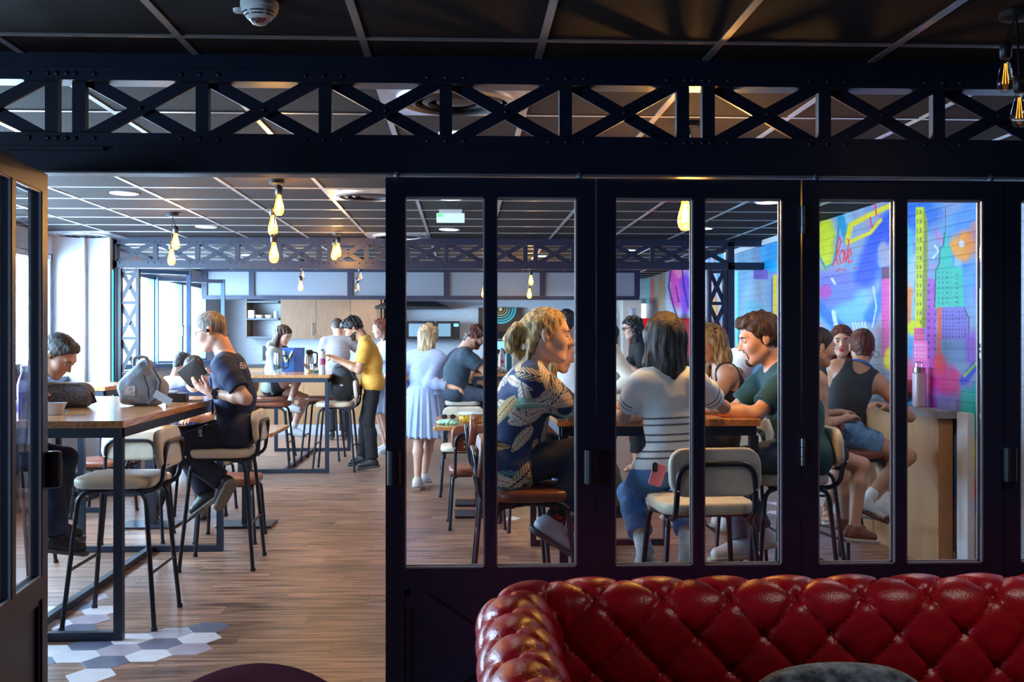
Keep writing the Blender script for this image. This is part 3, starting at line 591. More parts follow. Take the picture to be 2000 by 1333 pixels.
# ================================================================ CHESTERFIELD
def sofa():
    r=thing('chesterfield_sofa','buttoned deep red leather chesterfield sofa with its back to the glass doors','sofa',(0,0,0))
    # plan path of roll centre
    rad=.17; P=[]; X0,Y1,X1=.150,3.33,3.0; step=.012
    ys=np.arange(2.05,Y1-rad,step); P+=[(X0,y,1,0) for y in ys]
    n=int(rad*PI/2/step)
    for k in range(n+1):
        a=PI-(PI/2)*k/n; P.append((X0+rad+rad*math.cos(a),Y1-rad+rad*math.sin(a),-math.cos(a),-math.sin(a)))
    xs=np.arange(X0+rad+step,X1,step); P+=[(x,Y1,0,-1) for x in xs]
    P=np.array(P); s=np.concatenate([[0],np.cumsum(np.hypot(np.diff(P[:,0]),np.diff(P[:,1])))])
    # profile (n toward inside, z, arclength)
    pr=[]; rr=.088; cz=.597
    for z in np.arange(.20,cz-.004,.011): pr.append((rr,z))
    for a in np.arange(0,205,6.): pr.append((rr*math.cos(R(a)),cz+rr*math.sin(R(a))))
    for z in np.arange(.54,.06,-.02): pr.append((-rr+.012,z))
    pr=np.array(pr); t=np.concatenate([[0],np.cumsum(np.hypot(np.diff(pr[:,0]),np.diff(pr[:,1])))])
    d=np.gradient(pr,axis=0); nn=np.stack([d[:,1],-d[:,0]],1); nn/=np.linalg.norm(nn,axis=1)[:,None]
    # arclength positions of button rows: row A at roll angle ~43deg
    iA=np.argmin(np.hypot(pr[:,0]-rr*math.cos(R(40)),pr[:,1]-cz-rr*math.sin(R(40)))); tA=t[iA]; sv=.105
    # phase so that a back button falls on X of px 1161 (row A)
    arc0=s[len(ys)+n]; xA=WX(1161,3.26); su=.1035
    sA=arc0+(xA-(X0+rad)); 
    Sg,Tg=np.meshgrid((s-sA)/su,(t-tA)/sv,indexing='ij')
    a=(Sg+Tg)/2; b=(Sg-Tg)/2
    fade=np.clip((t[-1]-.42-t)/.08,0,1)[None,:]
    A=np.abs(np.sin(PI*a)); B=np.abs(np.sin(PI*b)); cm=np.minimum(np.abs(((a+.5)%1)-.5),np.abs(((b+.5)%1)-.5))*2; puff=.45*(1-np.exp(-cm/.07))+.55*(A*B)**.5
    vl=np.abs(((Sg/2+.5)%1)-.5)*2*su   # vertical pleat below the tuft zone
    h=.029*puff*fade+(1-fade)*.020
    rn=np.hypot(np.abs(((a+.5)%1)-.5),np.abs(((b+.5)%1)-.5)); h-=.020*np.exp(-(rn/.10)**2)*fade
    wr=.0011*np.sin(Sg*PI*11+2*np.sin(Tg*3))*np.exp(-(rn/.22)**2)*fade; h+=wr
    off=pr[None,:,:]+nn[None,:,:]*h[...,None]
    X=P[:,0][:,None]+P[:,2][:,None]*off[...,0]; Y=P[:,1][:,None]+P[:,3][:,None]*off[...,0]; Z=off[...,1]
    nu,nv=X.shape; V=np.stack([X,Y,Z],-1).reshape(-1,3); ii=np.arange(nu*nv).reshape(nu,nv)
    F=np.stack([ii[:-1,:-1],ii[:-1,1:],ii[1:,1:],ii[1:,:-1]],-1).reshape(-1,4)
    o=npmesh('tufted_upholstery',V,F,M_red,None,r)
    # buttons
    bm=MB().ball((0,0,0),.0105,10,6,sc=(1,1,.7)); first=None
    for j in range(-3,3):
        tt=tA+j*sv
        if tt<0.02 or tt>t[-1]-.5: continue
        for i in range(-30,40):
            if (i+j)%2: continue
            ss=sA+i*su
            if ss<.02 or ss>s[-1]-.02: continue
            k=np.argmin(abs(s-ss)); m=np.argmin(abs(t-tt)); c=pr[m]+nn[m]*(-.010)
            loc=(P[k,0]+P[k,2]*c[0],P[k,1]+P[k,3]*c[0],c[1])
            if first is None: first=bm.build('button',M_red,r,True); first.location=loc
            else: inst(first.data,'button',r,loc)
    # arm front, seat base, seat cushions
    f=MB(); f.tube([(X0,2.02,cz),(X0,2.06,cz)],rr+.02,24); f.bb((X0-.075,2.02,.08),(X0+.075,2.06,cz)); f.build('arm_front',M_red,r,True)
    MB().bb((X0+.07,2.05,.10),(3.0,3.27,.30)).build('base',M_red,r)
    for k in range(3): MB().pad(.86,.98,.16,.08,.05,T(.68+k*.88,2.62,.27),dome=.015,n=5).build('seat_cushion',M_red,r,True)
    for x in(X0,2.95):
        for y in(2.15,3.3): MB().lathe([(.02,0),(.03,.05),(.035,.1),(0,.1)],10,T(x,y,0)).build('foot',M_dark,r,True)
sofa()
# throw cushion
cu=MB(); nx=26; V=[]; 
cm=thing('throw_cushion','mottled blue-grey velvet cushion leaning against the sofa back','cushion',(WX(1640,2.98),2.98,.412))
Wc,Hc=.53,.38; rows=[]
g=np.linspace(-1,1,25); GXc,GYc=np.meshgrid(g,g,indexing='ij'); th=.075*((1-GXc**4)*(1-GYc**4))**.5; e=1-.06*(1-np.abs(GXc))*0
wx=GXc*(Wc/2)*(1-.05*(1-GYc**2)*0-.04*np.abs(GYc)*(1-np.abs(GXc)))*(1-.03*np.cos(GYc*PI/2)); wz=GYc*(Hc/2)*(1-.06*np.cos(GXc*PI/2)*0-.05*(1-np.cos(GXc*PI/2))*-1*0)
wz=GYc*(Hc/2)*(1-.13*(1-np.cos(GXc*PI/2))); wz=GYc*(Hc/2)*(1-.16*GXc**2-.10*GXc**6); wx=GXc*(Wc/2)*(1-.06*GYc**2-.10*GYc**6)
A=np.stack([wx,-th,wz],-1).reshape(-1,3); B=np.stack([wx,th,wz],-1).reshape(-1,3); ii=np.arange(625).reshape(25,25)
f1=np.stack([ii[:-1,:-1],ii[1:,:-1],ii[1:,1:],ii[:-1,1:]],-1).reshape(-1,4); f2=f1[:,::-1]+625
M_cush=mat('mottled_velvet',(.07,.12,.19),.75,noise=.7,nscale=30,col2=(.24,.33,.42),sheen=.4)
co=npmesh('cover',np.concatenate([A,B])+np.array([0,0,-.06]),np.concatenate([f1,f2]),M_cush,None,cm); co.rotation_euler=(R(-14),0,0)
# velvet tub chair in the lounge
tc=thing('velvet_armchair','rounded plum velvet armchair back at the bottom edge of the photo','armchair',(WX(505,1.98),1.75,0))
rings=[]
for k in range(33):
    a=R(-100+200*k/32); 
    ca,sa=math.sin(a),math.cos(a); top=.862-.40*(1-math.cos(a*.9))**1.0; R0,R1=.27,.34
    sec=[(R0,.36),(R0,top-.05),(R0+.012,top-.015),((R0+R1)/2,top),(R1-.012,top-.015),(R1,top-.05),(R1-.02,.36)]
    rings.append([(ca*r,sa*r*.8,z) for r,z in sec])
MB().loft(rings).build('backrest',M_velvet,tc,True); MB().lathe([(0,.30),(.27,.30),(.30,.34),(.30,.42),(.27,.46),(0,.47)],28).build('seat',M_velvet,tc,True)
for k in range(4):
    a=R(45+90*k); MB().tube([(.22*math.cos(a),.22*math.sin(a),.31),(.27*math.cos(a),.27*math.sin(a),0)],.014,8).build('leg',M_dark,tc,True)
# ================================================================ KITCHEN
KB=18.2
kb=thing('frosted_bulkhead','row of frosted panels in a dark frame hanging over the kitchen','bulkhead',(0,16.0,0))
z0,z1=WZ(900,580,16),WZ(900,530,16); xs=[WX(p,16) for p in(400,492,684,872,1059,1244)]
f=MB(); f.bb((xs[0]-.03,-.04,z1-.02),(xs[-1]+.03,.04,CZ)); f.bb((xs[0]-.03,-.04,z0-.045),(xs[-1]+.03,.04,z0+.01)); f.build('frame',M_navy,kb)
for x in xs: MB().bb((x-.04,-.035,z0),(x+.04,.035,z1)).build('divider',M_navy,kb)
M_fr=mat('frosted_panel',(.19,.215,.26),.3)
for a,b in zip(xs[:-1],xs[1:]): MB().bb((a+.04,-.008,z0+.01),(b-.04,.008,z1-.02)).build('frosted_pane',M_fr,kb)
# open shelf + wall cabinets
xa,xb=WX(486,17.85),WX(547,17.85); ztop=2.32; zb=1.45
sh=thing('shelf_unit','open wooden wall shelf left of the kitchen cabinets','shelf',((xa+xb)/2,17.85,zb)); h=(xb-xa)/2
MB().bb((-h-.02,-.17,0),(-h,.34,ztop-zb)).build('side_panel',M_cab,sh); 
for z in(.0,.30,.58): MB().bb((-h,-.16,z),(h-.003,.34,z+.03)).build('shelf_board',mat('shelf_grey',(.10,.11,.13),.5),sh)
zsh=[zb+.03,zb+.33,zb+.61]
M_cer=mat('white_ceramic',(.8,.8,.8),.3); M_bowl=mat('bamboo_bowl',(.62,.48,.34),.5)
for k,(dx,kd) in enumerate(((-.19,'c'),(-.06,'b'),(.09,'b'),(.2,'g'))):
    x=(xa+xb)/2+dx; lab={'c':'white canister on the middle shelf','b':('shallow bamboo bowl next to the canister' if k==1 else 'shallow bamboo bowl next to the glass'),'g':'small pale blue glass at the shelf end'}[kd]
    if kd=='b': o=MB().lathe([(0,0),(.05,0),(.072,.05),(.068,.05),(.048,.008),(0,.008)],14,T(x,17.75,zsh[1]+.001)).build('bowl',M_bowl,None,True); tag(o,lab,'bowl','dishes on the kitchen shelf')
    elif kd=='c': o=MB().pad(.11,.11,.13,.03,.01,T(x,17.75,zsh[1]+.001)).build('canister',M_cer,None,True); tag(o,lab,'canister','dishes on the kitchen shelf')
    else: o=MB().lathe([(0,0),(.03,0),(.034,.11),(.031,.11),(.027,.006),(0,.006)],12,T(x,17.75,zsh[1]+.001)).build('glass',mat('blue_cup',(.45,.6,.75),.3),None,True); tag(o,lab,'glass','dishes on the kitchen shelf')
cx=WX(548,17.7); cells=[548,617,684,744]
for i in range(3):
    a,b=WX(cells[i],17.7),WX(cells[i+1],17.7); c=thing('wall_cabinet',['left oak wall cabinet beside the open shelf','middle oak wall cabinet with a chrome bar handle','right oak wall cabinet next to the microwave niche'][i],'cabinet',((a+b)/2,17.7,1.44),0,'oak kitchen wall cabinets'); h=(b-a)/2-.001
    MB().bb((-h,.022,0),(h,.49,.88)).build('body',M_cab,c); d=MB().bb((-h+.002,0,-.0),(h-.002,.02,.88)).build('door',M_cab,c)
    if i==0: MB().tube([(h-.06,-.03,.06),(h-.06,-.03,.26)],.008,6).bb((h-.065,-.03,.07),(h-.055,0,.08)).bb((h-.065,-.03,.24),(h-.055,0,.25)).build('handle',M_chrome,d)
    if i==1: MB().tube([(-h+.0,-.03,.04),(-h+.0,-.03,.07)],.008,6).build('knob',M_chrome,d)
nb=thing('microwave_shelf','dark niche shelf carrying the microwaves','shelf',(0,17.7,0)); xa,xb=WX(746,17.7),WX(905,17.7)
MB().bb((xa,0,1.40),(xb,.48,1.44)).build('shelf_board',mat('shelf_grey',(.10,.11,.13),.5),nb); MB().bb((xa,.0,1.44),(xa+.03,.48,2.32)).build('side_panel',M_cab,nb)
for k,(pa,pb,lab) in enumerate(((749,784,'microwave at the left end, mostly behind the door stile'),(795,848,'middle microwave with a pale window behind the blond woman'),(852,898,'right microwave above the two bowed men'))):
    a,b=WX(pa,17.6),WX(pb,17.6); m=thing('microwave',lab,'microwave',((a+b)/2,17.62,1.441),0,'microwaves in the kitchen niche'); h=(b-a)/2
    MB().bb((-h,0,0),(h,.38,.29)).build('body',M_dark,m); d=MB().bb((-h+.01,-.015,.015),(h-.12,-.001,.275)).build('door',M_dark,m); MB().bb((-h+.03,-.019,.04),(h-.15,-.0155,.25)).build('window',mat('microwave_window',(.28,.42,.5),.15),d); MB().bb((h-.10,-.006,.2),(h-.02,-.001,.25)).build('display',emis('cyan_display',(.2,.6,1),1.2),m)
# hood
hd=thing('range_hood','black extractor hood fixed to the white kitchen wall','hood',(WX(805,17.6),17.6,1.93))
hw=WX(876,17.6)-WX(805,17.6)
MB().loft([[(-hw,-.2,0),(hw,-.2,0),(hw,.55,0),(-hw,.55,0)],[(-hw,-.2,.035),(hw,-.2,.035),(hw,.55,.035),(-hw,.55,.035)],[(-hw*.7,.0,.12),(hw*.62,.0,.12),(hw*.62,.55,.12),(-hw*.7,.55,.12)]]).build('canopy',M_dark,hd)
# back counter units and worktop, peninsula
for i in range(7):
    a=-3.75+i*.7; c=thing('base_cabinet','oak base cabinet under the back worktop, %s from the window'%['first','second','third','fourth','fifth','sixth','seventh'][i],'cabinet',(a+.35,17.6,0),0,'oak base cabinets on the back wall')
    MB().bb((-.348,.021,.1),(.348,.58,.90)).build('body',M_cab,c); d=MB().bb((-.345,0,.1),(.345,.02,.895)).build('door',M_cab,c); MB().tube([(-.06,-.025,.80),(.06,-.025,.80)],.007,6).build('handle',M_chrome,d); MB().bb((-.348,.08,.0),(.348,.58,.099)).build('plinth',mat('grey_skirting',(.35,.37,.42),.5),c)
o=MB().bb((-3.78,17.56,.902),(1.15,18.19,.94)).build('worktop',mat('black_worktop',(.03,.035,.045),.3)); tag(o,'dark worktop along the kitchen back wall','worktop')
pn=thing('kitchen_peninsula','oak fronted kitchen peninsula behind the middle high table','counter',(-2.4,16.3,0)); 
for k in range(5): MB().bb((-1.1+k*.55+.002,0,.16),(-.55+k*.55-.002,.02,1.02)).build('front_panel',M_cab2,pn)
MB().bb((-1.1,.021,.0),(1.65,.5,1.02)).build('body',M_cab,pn); MB().bb((-1.1,-.004,.0),(1.65,.02,.155)).build('plinth',mat('pale_plinth',(.45,.48,.55),.5),pn); MB().bb((-1.13,-.03,1.021),(1.68,.53,1.055)).build('top',mat('black_worktop',(.03,.035,.045),.3),pn)
# sockets, tap
sk=thing('socket_panel','dark frame with white power sockets on the kitchen wall','socket',(WX(535,18.1),18.17,1.2)); MB().bb((-.2,0,-.12),(.2,.02,.12)).build('plate',M_dark,sk)
for x in(-.1,.02): MB().bb((x-.04,-.008,-.04),(x+.04,-.001,.04)).build('socket',M_cer,sk)
tp=tag(MB().tube(fillet([(WX(681,17.8),17.8,.94),(WX(681,17.8),17.8,1.25),(WX(673,17.8),17.8,1.25),(WX(673,17.8),17.8,1.12)],.06,5),.012).build('tap',M_dark,None,True),'dark curved kitchen tap behind the man in grey','tap')
# brown menu board with dots
mb_=thing('dotted_wall_panel','dark brown wall panel with rings of teal and yellow dots','panel',(WX(978,18.0),18.12,WZ(978,665,18)))
hw=WX(1021,18.1)-WX(978,18.1); hh=.55; MB().bb((-hw,0,0),(hw,.05,hh)).build('board',mat('brown_board',(.055,.025,.015),.5),mb_)
dm=MB(); ym=MB()
for ring,(rr,n,c,s) in enumerate(((.075,16,0,.006),(.115,20,0,.009),(.158,22,1,.012),(.205,24,1,.015),(.25,26,1,.018))):
    for k in range(n):
        a=PI+PI*k/(n-1); x=.12*0+math.cos(a)*rr; z=hh-.02+math.sin(a)*rr*.95
        (dm if c else ym).lathe([(.0,0),(s,0),(s,.004),(0,.004)],8,T(x,-.0,z)@RX(90))
a=dm.build('teal_dots',mat('teal_dot',(.05,.55,.60),.5),mb_); a['kind']='stuff'; b=ym.lathe([(0,0),(.03,0),(.03,.004),(0,.004)],12,T(0,0,hh-.03)@RX(90)).build('yellow_dots',mat('yellow_dot',(.72,.65,.25),.5),mb_); b['kind']='stuff'
# coffee machine
cf=thing('coffee_machine','bean coffee machine with a glowing blue screen under the dotted panel','coffee machine',(WX(977,17.5),17.6,.941)); 
MB().bb((-.2,0,0),(.13,.4,.50)).build('body',mat('grey_metal',(.3,.3,.32),.35,.6),cf); MB().bb((-.13,-.02,.26),(.10,-.001,.48)).build('fascia',M_dark,cf); MB().bb((-.10,-.024,.33),(.07,-.0205,.46)).build('screen',emis('blue_screen',(.15,.4,1),1.6),cf); MB().bb((-.06,-.1,.15),(.04,-.001,.2)).build('spout',M_dark,cf); MB().bb((-.16,-.12,0),(.11,-.001,.04)).build('drip_tray',M_dark,cf); MB().loft([[(-.16,.05,.5),(.1,.05,.5),(.1,.35,.5),(-.16,.35,.5)],[(-.2,.02,.62),(.14,.02,.62),(.14,.38,.62),(-.2,.38,.62)]]).build('bean_hopper',M_dark,cf)
# vending machines
def vend(label,px0,px1,Y,zt,side=0):
    a,b=WX(px0,Y),WX(px1,Y); v=thing('vending_machine',label,'vending machine',((a+b)/2,Y,0),0,'hot drink vending machines'); h=(b-a)/2
    MB().bb((-h,.02,0),(h,.7,zt)).build('cabinet',mat('vending_grey',(.42,.43,.47),.4),v); MB().bb((-h+.03,0,.1),(h-.26,.019,zt-.05)).build('front_panel',M_dark,v)
    MB().pad(.9*h,.42,.006,.05,.002,T(-.16,0,zt-.35)@RX(90)).build('picture_window',mat('cup_picture',(.50,.48,.36),.3,noise=.5,nscale=6),v)
    c=MB().bb((h-.25,-.01,.7),(h-.05,.019,zt-.25)).build('control_panel',M_dark,v)
    for z,s,m in((zt-.48,.06,emis('blue_screen',(.15,.4,1),1.6)),(zt-.66,.03,emis('violet_strip',(.25,.15,1),1.5)),(zt-.33,.03,M_cer)): MB().bb((h-.22,-.015,z-s/2),(h-.09,-.0105,z+s/2)).build('screen',m,c)
    for i in range(4):
        for j in range(3): MB().bb((h-.20+j*.035,-.014,zt-.80-i*.035),(h-.18+j*.035,-.0105,zt-.785-i*.035)).build('key',M_cer,c)
    MB().bb((h-.2,-.008,zt-.2),(h-.08,.019,zt-.08)).build('label',M_cer,v)
vend('drink vending machine behind the head of the man in the leaf print shirt',1052,1122,17.2,1.86); vend('drink vending machine next to the cream wall panel',1140,1212,17.2,1.86)
cp=thing('cream_wall_panel','cream panel wall end with a small blue photo poster','panel',(WX(1233,17),16.9,0)); MB().bb((-.145,0,0),(.145,.6,2.06)).build('panel',mat('cream_panel',(.62,.56,.50),.5),cp); p=MB().bb((-.06,-.006,1.66),(.06,-.001,2.0 if 0 else 1.92)).build('poster',mat('photo_poster',(.10,.2,.4),.4,noise=.7,nscale=12,col2=(.7,.75,.8)),cp)
gd=sroot('door_6','grey framed door with a bright glazed opening by the far mural corner',(WX(1272,18.1),18.14,0)); f=MB(); f.bb((-.26,0,0),(-.18,.05,2.12)); f.bb((.18,0,0),(.26,.05,2.12)); f.bb((-.18,0,2.04),(.18,.05,2.12)); f.build('door_frame',mat('grey_frame',(.28,.3,.34),.4),gd); MB().bb((-.18,.02,.02),(.18,.03,2.04)).build('pane',emis('lit_corridor_glass',(.85,.92,1),1.6),gd)
# red fridge
rf=thing('retro_fridge','tall rounded bright red retro fridge near the mural','fridge',(WX(1297,13.3),13.1,0)); w=.40
M_redf=mat('red_enamel',(.62,.012,.012),.18,coat=.5)
MB().pad(.80,.60,1.60,.12,.06,T(0,.3,.10),n=5).build('body',M_redf,rf,True); d=MB().pad(.78,1.06,.05,.12,.02,T(0,-.001,.66+.5)@RX(90),n=5).build('door',M_redf,rf,True); MB().tube(fillet([(.3,-.05,1.0),(.3,-.10,1.0),(.3,-.10,1.25),(.3,-.05,1.25)],.02),.012).build('handle',M_chrome,d,True); MB().pad(.78,.44,.05,.10,.02,T(0,-.001,.38)@RX(90),n=5).build('drawer',M_redf,rf,True)
for x in(-.3,.3):
    for y in(.1,.5): MB().lathe([(0,0),(.03,0),(.03,.1),(0,.1)],8,T(x,y,0)).build('foot',M_dark,rf)
tw=tag(MB().tube(fillet([(XR-.05,9.2,1.30),(2.32,9.2,1.30),(2.32,9.2,1.34)],.01),.012).tube([(XR-.05,9.4,1.30),(2.32,9.4,1.30)],.012).tube([(2.32,9.2,1.30),(2.32,9.4,1.30)],.012).tube([(2.6,9.2,1.30),(2.6,9.4,1.30)],.008).build('wall_rack',M_white,None,True),'white wire wall rack fixed to the mural behind the bearded man','rack')
# ================================================================ LAMPS
M_bulb=glassmat('bulb_glass_lit',(1,.80,.45),1.2,emit=(1,.42,.05),es=2.0); M_bulb0=glassmat('bulb_glass_off',(.93,.95,.9),2.0)
M_fil=emis('filament',(1,.60,.16),28); M_fil0=emis('dim_filament',(1,.30,.03),1.6)
BP=[(.0001,-.14),(.016,-.138),(.0265,-.124),(.032,-.104),(.030,-.082),(.023,-.055),(.016,-.03),(.0135,-.008)]
BW=(1,.60,.24)
def bulb(p,top,label,lit=True,sc=1.0,power=9,grp='hanging filament bulbs'):
    """p centre of bulb; top ceiling rose"""
    t=thing('pendant_bulb',label,'lamp',(p[0],p[1],p[2]+.07*sc),0,grp); S_=Matrix.Scale(sc,4)
    MB().lathe(BP,16,S_).build('glass_bulb',M_bulb if lit else M_bulb0,t,True)
    f=MB()
    for k in range(6):
        a=k*PI/3; f.tube([S_@Vector((.004*math.cos(a),.004*math.sin(a),-.03)),S_@Vector((.012*math.cos(a),.012*math.sin(a),-.105))],.0013*sc*(1.7 if lit else 1),5)
    f.build('filament',M_fil if lit else M_fil0,t)
    MB().lathe([(.014,-.012),(.021,-.006),(.023,.028),(.021,.045),(.008,.055),(0,.055)],14,S_).build('socket',M_dark,t,True)
    q=Vector(top)-t.location; MB().tube([(0,0,.05*sc),(q.x*.15,q.y*.15,q.z*.2+.03),tuple(q)],.0035,6).build('cord',M_dark,t)
    if lit: plight('bulb_light',(p[0],p[1],p[2]-.005),BW,power,.02)
    return t
def rose(px,Y,label):
    t=MB().lathe([(0,0),(.05,0),(.05,-.02),(.03,-.028),(0,-.028)],16,T(WX(px,Y),Y,CZ-.002)).build('ceiling_rose',M_dark,None,True); tag(t,label,'lamp mount'); return (WX(px,Y),Y,CZ-.028)
r1=rose(540,6.95,'black ceiling rose of the central bulb trio'); 
bulb(W(545,400,6.88),r1,'highest and brightest bulb of the central hanging trio'); bulb(W(533,440,7.02),r1,'middle bulb of the central hanging trio'); bulb(W(535,493,7.0),r1,'lowest bulb of the central hanging trio',power=8)
r2=rose(337,8.8,'black ceiling rose of the bulb pair over the left table'); bulb(W(343,471,8.75),r2,'upper bulb of the pair in front of the white column'); bulb(W(335,502,8.8),r2,'lower bulb of the pair in front of the white column',power=10)
r3=rose(658,10.4,'black ceiling rose of the bulb pair before the second truss'); bulb(W(660,488,10.3),r3,'right bulb of the small pair hanging before the second truss',power=8); bulb(W(653,494,10.4),r3,'left bulb of the small pair hanging before the second truss',power=8)
r4=rose(587,14.0,'black ceiling rose over the middle high table'); bulb(W(587,558,13.9),r4,'glowing bulb before the frosted panels, above the gift bag'); bulb(W(590,538,14.1),r4,'dim upper bulb above the glowing one before the frosted panels',lit=False)
r5=rose(702,13.6,'black ceiling rose right of the middle high table'); bulb(W(703,541,13.5),r5,'unlit upper bulb above the man in the yellow polo',lit=False); bulb(W(698,562,13.6),r5,'faint lower bulb above the man in the yellow polo',lit=False)
r6=rose(945,13.8,'black ceiling rose near the far high table'); bulb(W(945,571,13.8),r6,'bulb peeking out beside the first door mullion')
r7=rose(1035,14.0,'black ceiling rose over the far high table'); bulb(W(1037,547,13.9),r7,'upper bulb of the pair above the leaf print shirt'); bulb(W(1034,573,14.0),r7,'lower bulb of the pair above the leaf print shirt')
r8=rose(1347,5.0,'black ceiling rose over the right high table'); bulb(W(1338,418,4.95),r8,'big glaring bulb behind the second leaf mullion',sc=1.12,power=20); bulb(W(1362,424,5.05),r8,'big bulb half hidden right of the second leaf mullion',sc=1.12,power=20)
r9=rose(1985,3.25,'black ceiling rose in the lounge corner'); r9=(WX(1985,3.2),3.2,CZ-.028)
bulb(W(1964,145,3.2),r9,'unlit lounge bulb with dim orange filament, upper one',lit=False,sc=.8,grp='unlit lounge bulbs'); bulb(W(1991,212,3.12),r9,'unlit lounge bulb cut by the right photo edge, lower one',lit=False,sc=.8,grp='unlit lounge bulbs')
def down(px,py,label,power=28,X=None,Y=None):
    if Y is None: Y=FOC*(CZ-CAMZ)/(HOR-py); X=WX(px,Y)
    t=thing('downlight',label,'lamp',(X,Y,CZ-.001),0,'round recessed ceiling downlights'); MB().lathe([(.082,0),(.098,0),(.098,-.006),(.085,-.009),(.082,0)],24).build('rim',M_white,t,True); MB().lathe([(0,-.0035),(.082,-.0035),(.082,0),(0,0)],24).build('lens',M_lampw,t)
    spot('downlight_beam',(X,Y,CZ-.02),(1,.90,.80),power,140,.08)
DL=[(243,381,'left of the bulb trio'),(403,445,'behind the bulb pair, past the white column'),(880,387,'cut by the top of the first glass pane'),(878,448,'below the emergency light in the first pane'),(1500,391,'cut by the top of the second leaf'),(1810,272,'seen through the girder at the right'),(895,260,'seen through the girder near the round vent'),(1228,487,'far one seen before the second truss')]
for px,py,l in DL: down(px,py,'round white ceiling downlight '+l)
for X,Y,l in((-2.6,13.2,'over the left side of the middle high table'),(-.8,13.2,'right of the middle high table'),(1.0,13.2,'over the far high table'),(-2.4,15.4,'over the left end of the peninsula'),(-.6,15.2,'over the right end of the peninsula'),(1.5,15.4,'before the red fridge'),(-1.5,17.1,'over the wall cabinets'),(.6,17.1,'over the coffee machine'),(2.2,9.8,'near the mural rack'),(2.1,2.3,'added unseen in the lounge to brighten the sofa')): down(0,0,'round white ceiling downlight '+l,34 if Y>5 else 24,X,Y)  # last one is an added, out-of-view lamp that brightens the red sofa
# air vents
M_mir=mat('brushed_vent_metal',(.55,.57,.62),.3,.7,noise=.35,nscale=4)
for px,py,l in((880,205,'large square air vent with dark rings seen through the near girder'),(710,384,'square ring vent at the top of the open doorway'),(205,456,'square ring vent above the white column'),(742,457,'square ring vent left of the first door stile, far one')):
    Y=FOC*(CZ-CAMZ)/(HOR-py); Y=GY+G*(math.floor((Y-GY)/G)+.5); X=WX(px,Y); X=GX+G*(math.floor((X-GX)/G)+.5)
    t=thing('air_vent',l,'vent',(X,Y,CZ-.002),0,'square ceiling air vents'); MB().bb((-.29,-.29,-.006),(.29,.29,0)).build('plate',M_mir,t)
    for a,b,m in((.25,.225,M_mir),(.20,.17,M_dark),(.14,.115,M_dark),(.08,.0001,M_dark)): MB().lathe([(b,-.006),(b,-.022),(a,-.014),(a,-.006)],28).build('ring',m,t,True)
em=thing('emergency_light','white emergency exit light box with a green corner hanging from the ceiling','lamp',(WX(880,8.5),8.5,CZ)); MB().bb((-.11,-.03,-.10),(.11,.03,-.03)).build('housing',mat('lightbox_white',(.7,.85,.8),.4,emit=(.6,1,.85),es=.25),em); MB().bb((-.105,-.0335,-.06),(-.06,-.0305,-.035)).build('green_lamp',emis('green_led',(.1,1,.2),1.6),em); MB().bb((-.09,-.03,-.03),(.09,.03,0)).build('bracket',M_white,em)
sd=thing('smoke_detector','white round smoke detector on the dark lounge ceiling','smoke detector',(WX(507,3.27),3.27,CZ)); M_sd=mat('detector_white',(.85,.92,.95),.45)
MB().lathe([(0,-.0),(.057,0),(.057,-.016),(.054,-.018),(.054,-.028),(.034,-.052),(.0,-.054)],28).build('housing',M_sd,sd,True); MB().lathe([(.03,-.053),(.02,-.066),(0,-.070)],20).build('sensor_cap',M_chrome,sd,True)
sl=MB()
for a0 in range(0,360,60):
    for zz,rr in((-.034,.0506),(-.042,.0435)):
        P=[(rr*math.cos(R(a0+d)),rr*math.sin(R(a0+d)),zz) for d in range(8,54,9)]; sl.tube(P,.0022,5)
sl.build('slots',M_dark,sd); MB().lathe([(0,0),(.018,0),(.016,-.01),(0,-.012)],10,T(-.062,0,-.02)).build('indicator_bracket',M_sd,sd,True)
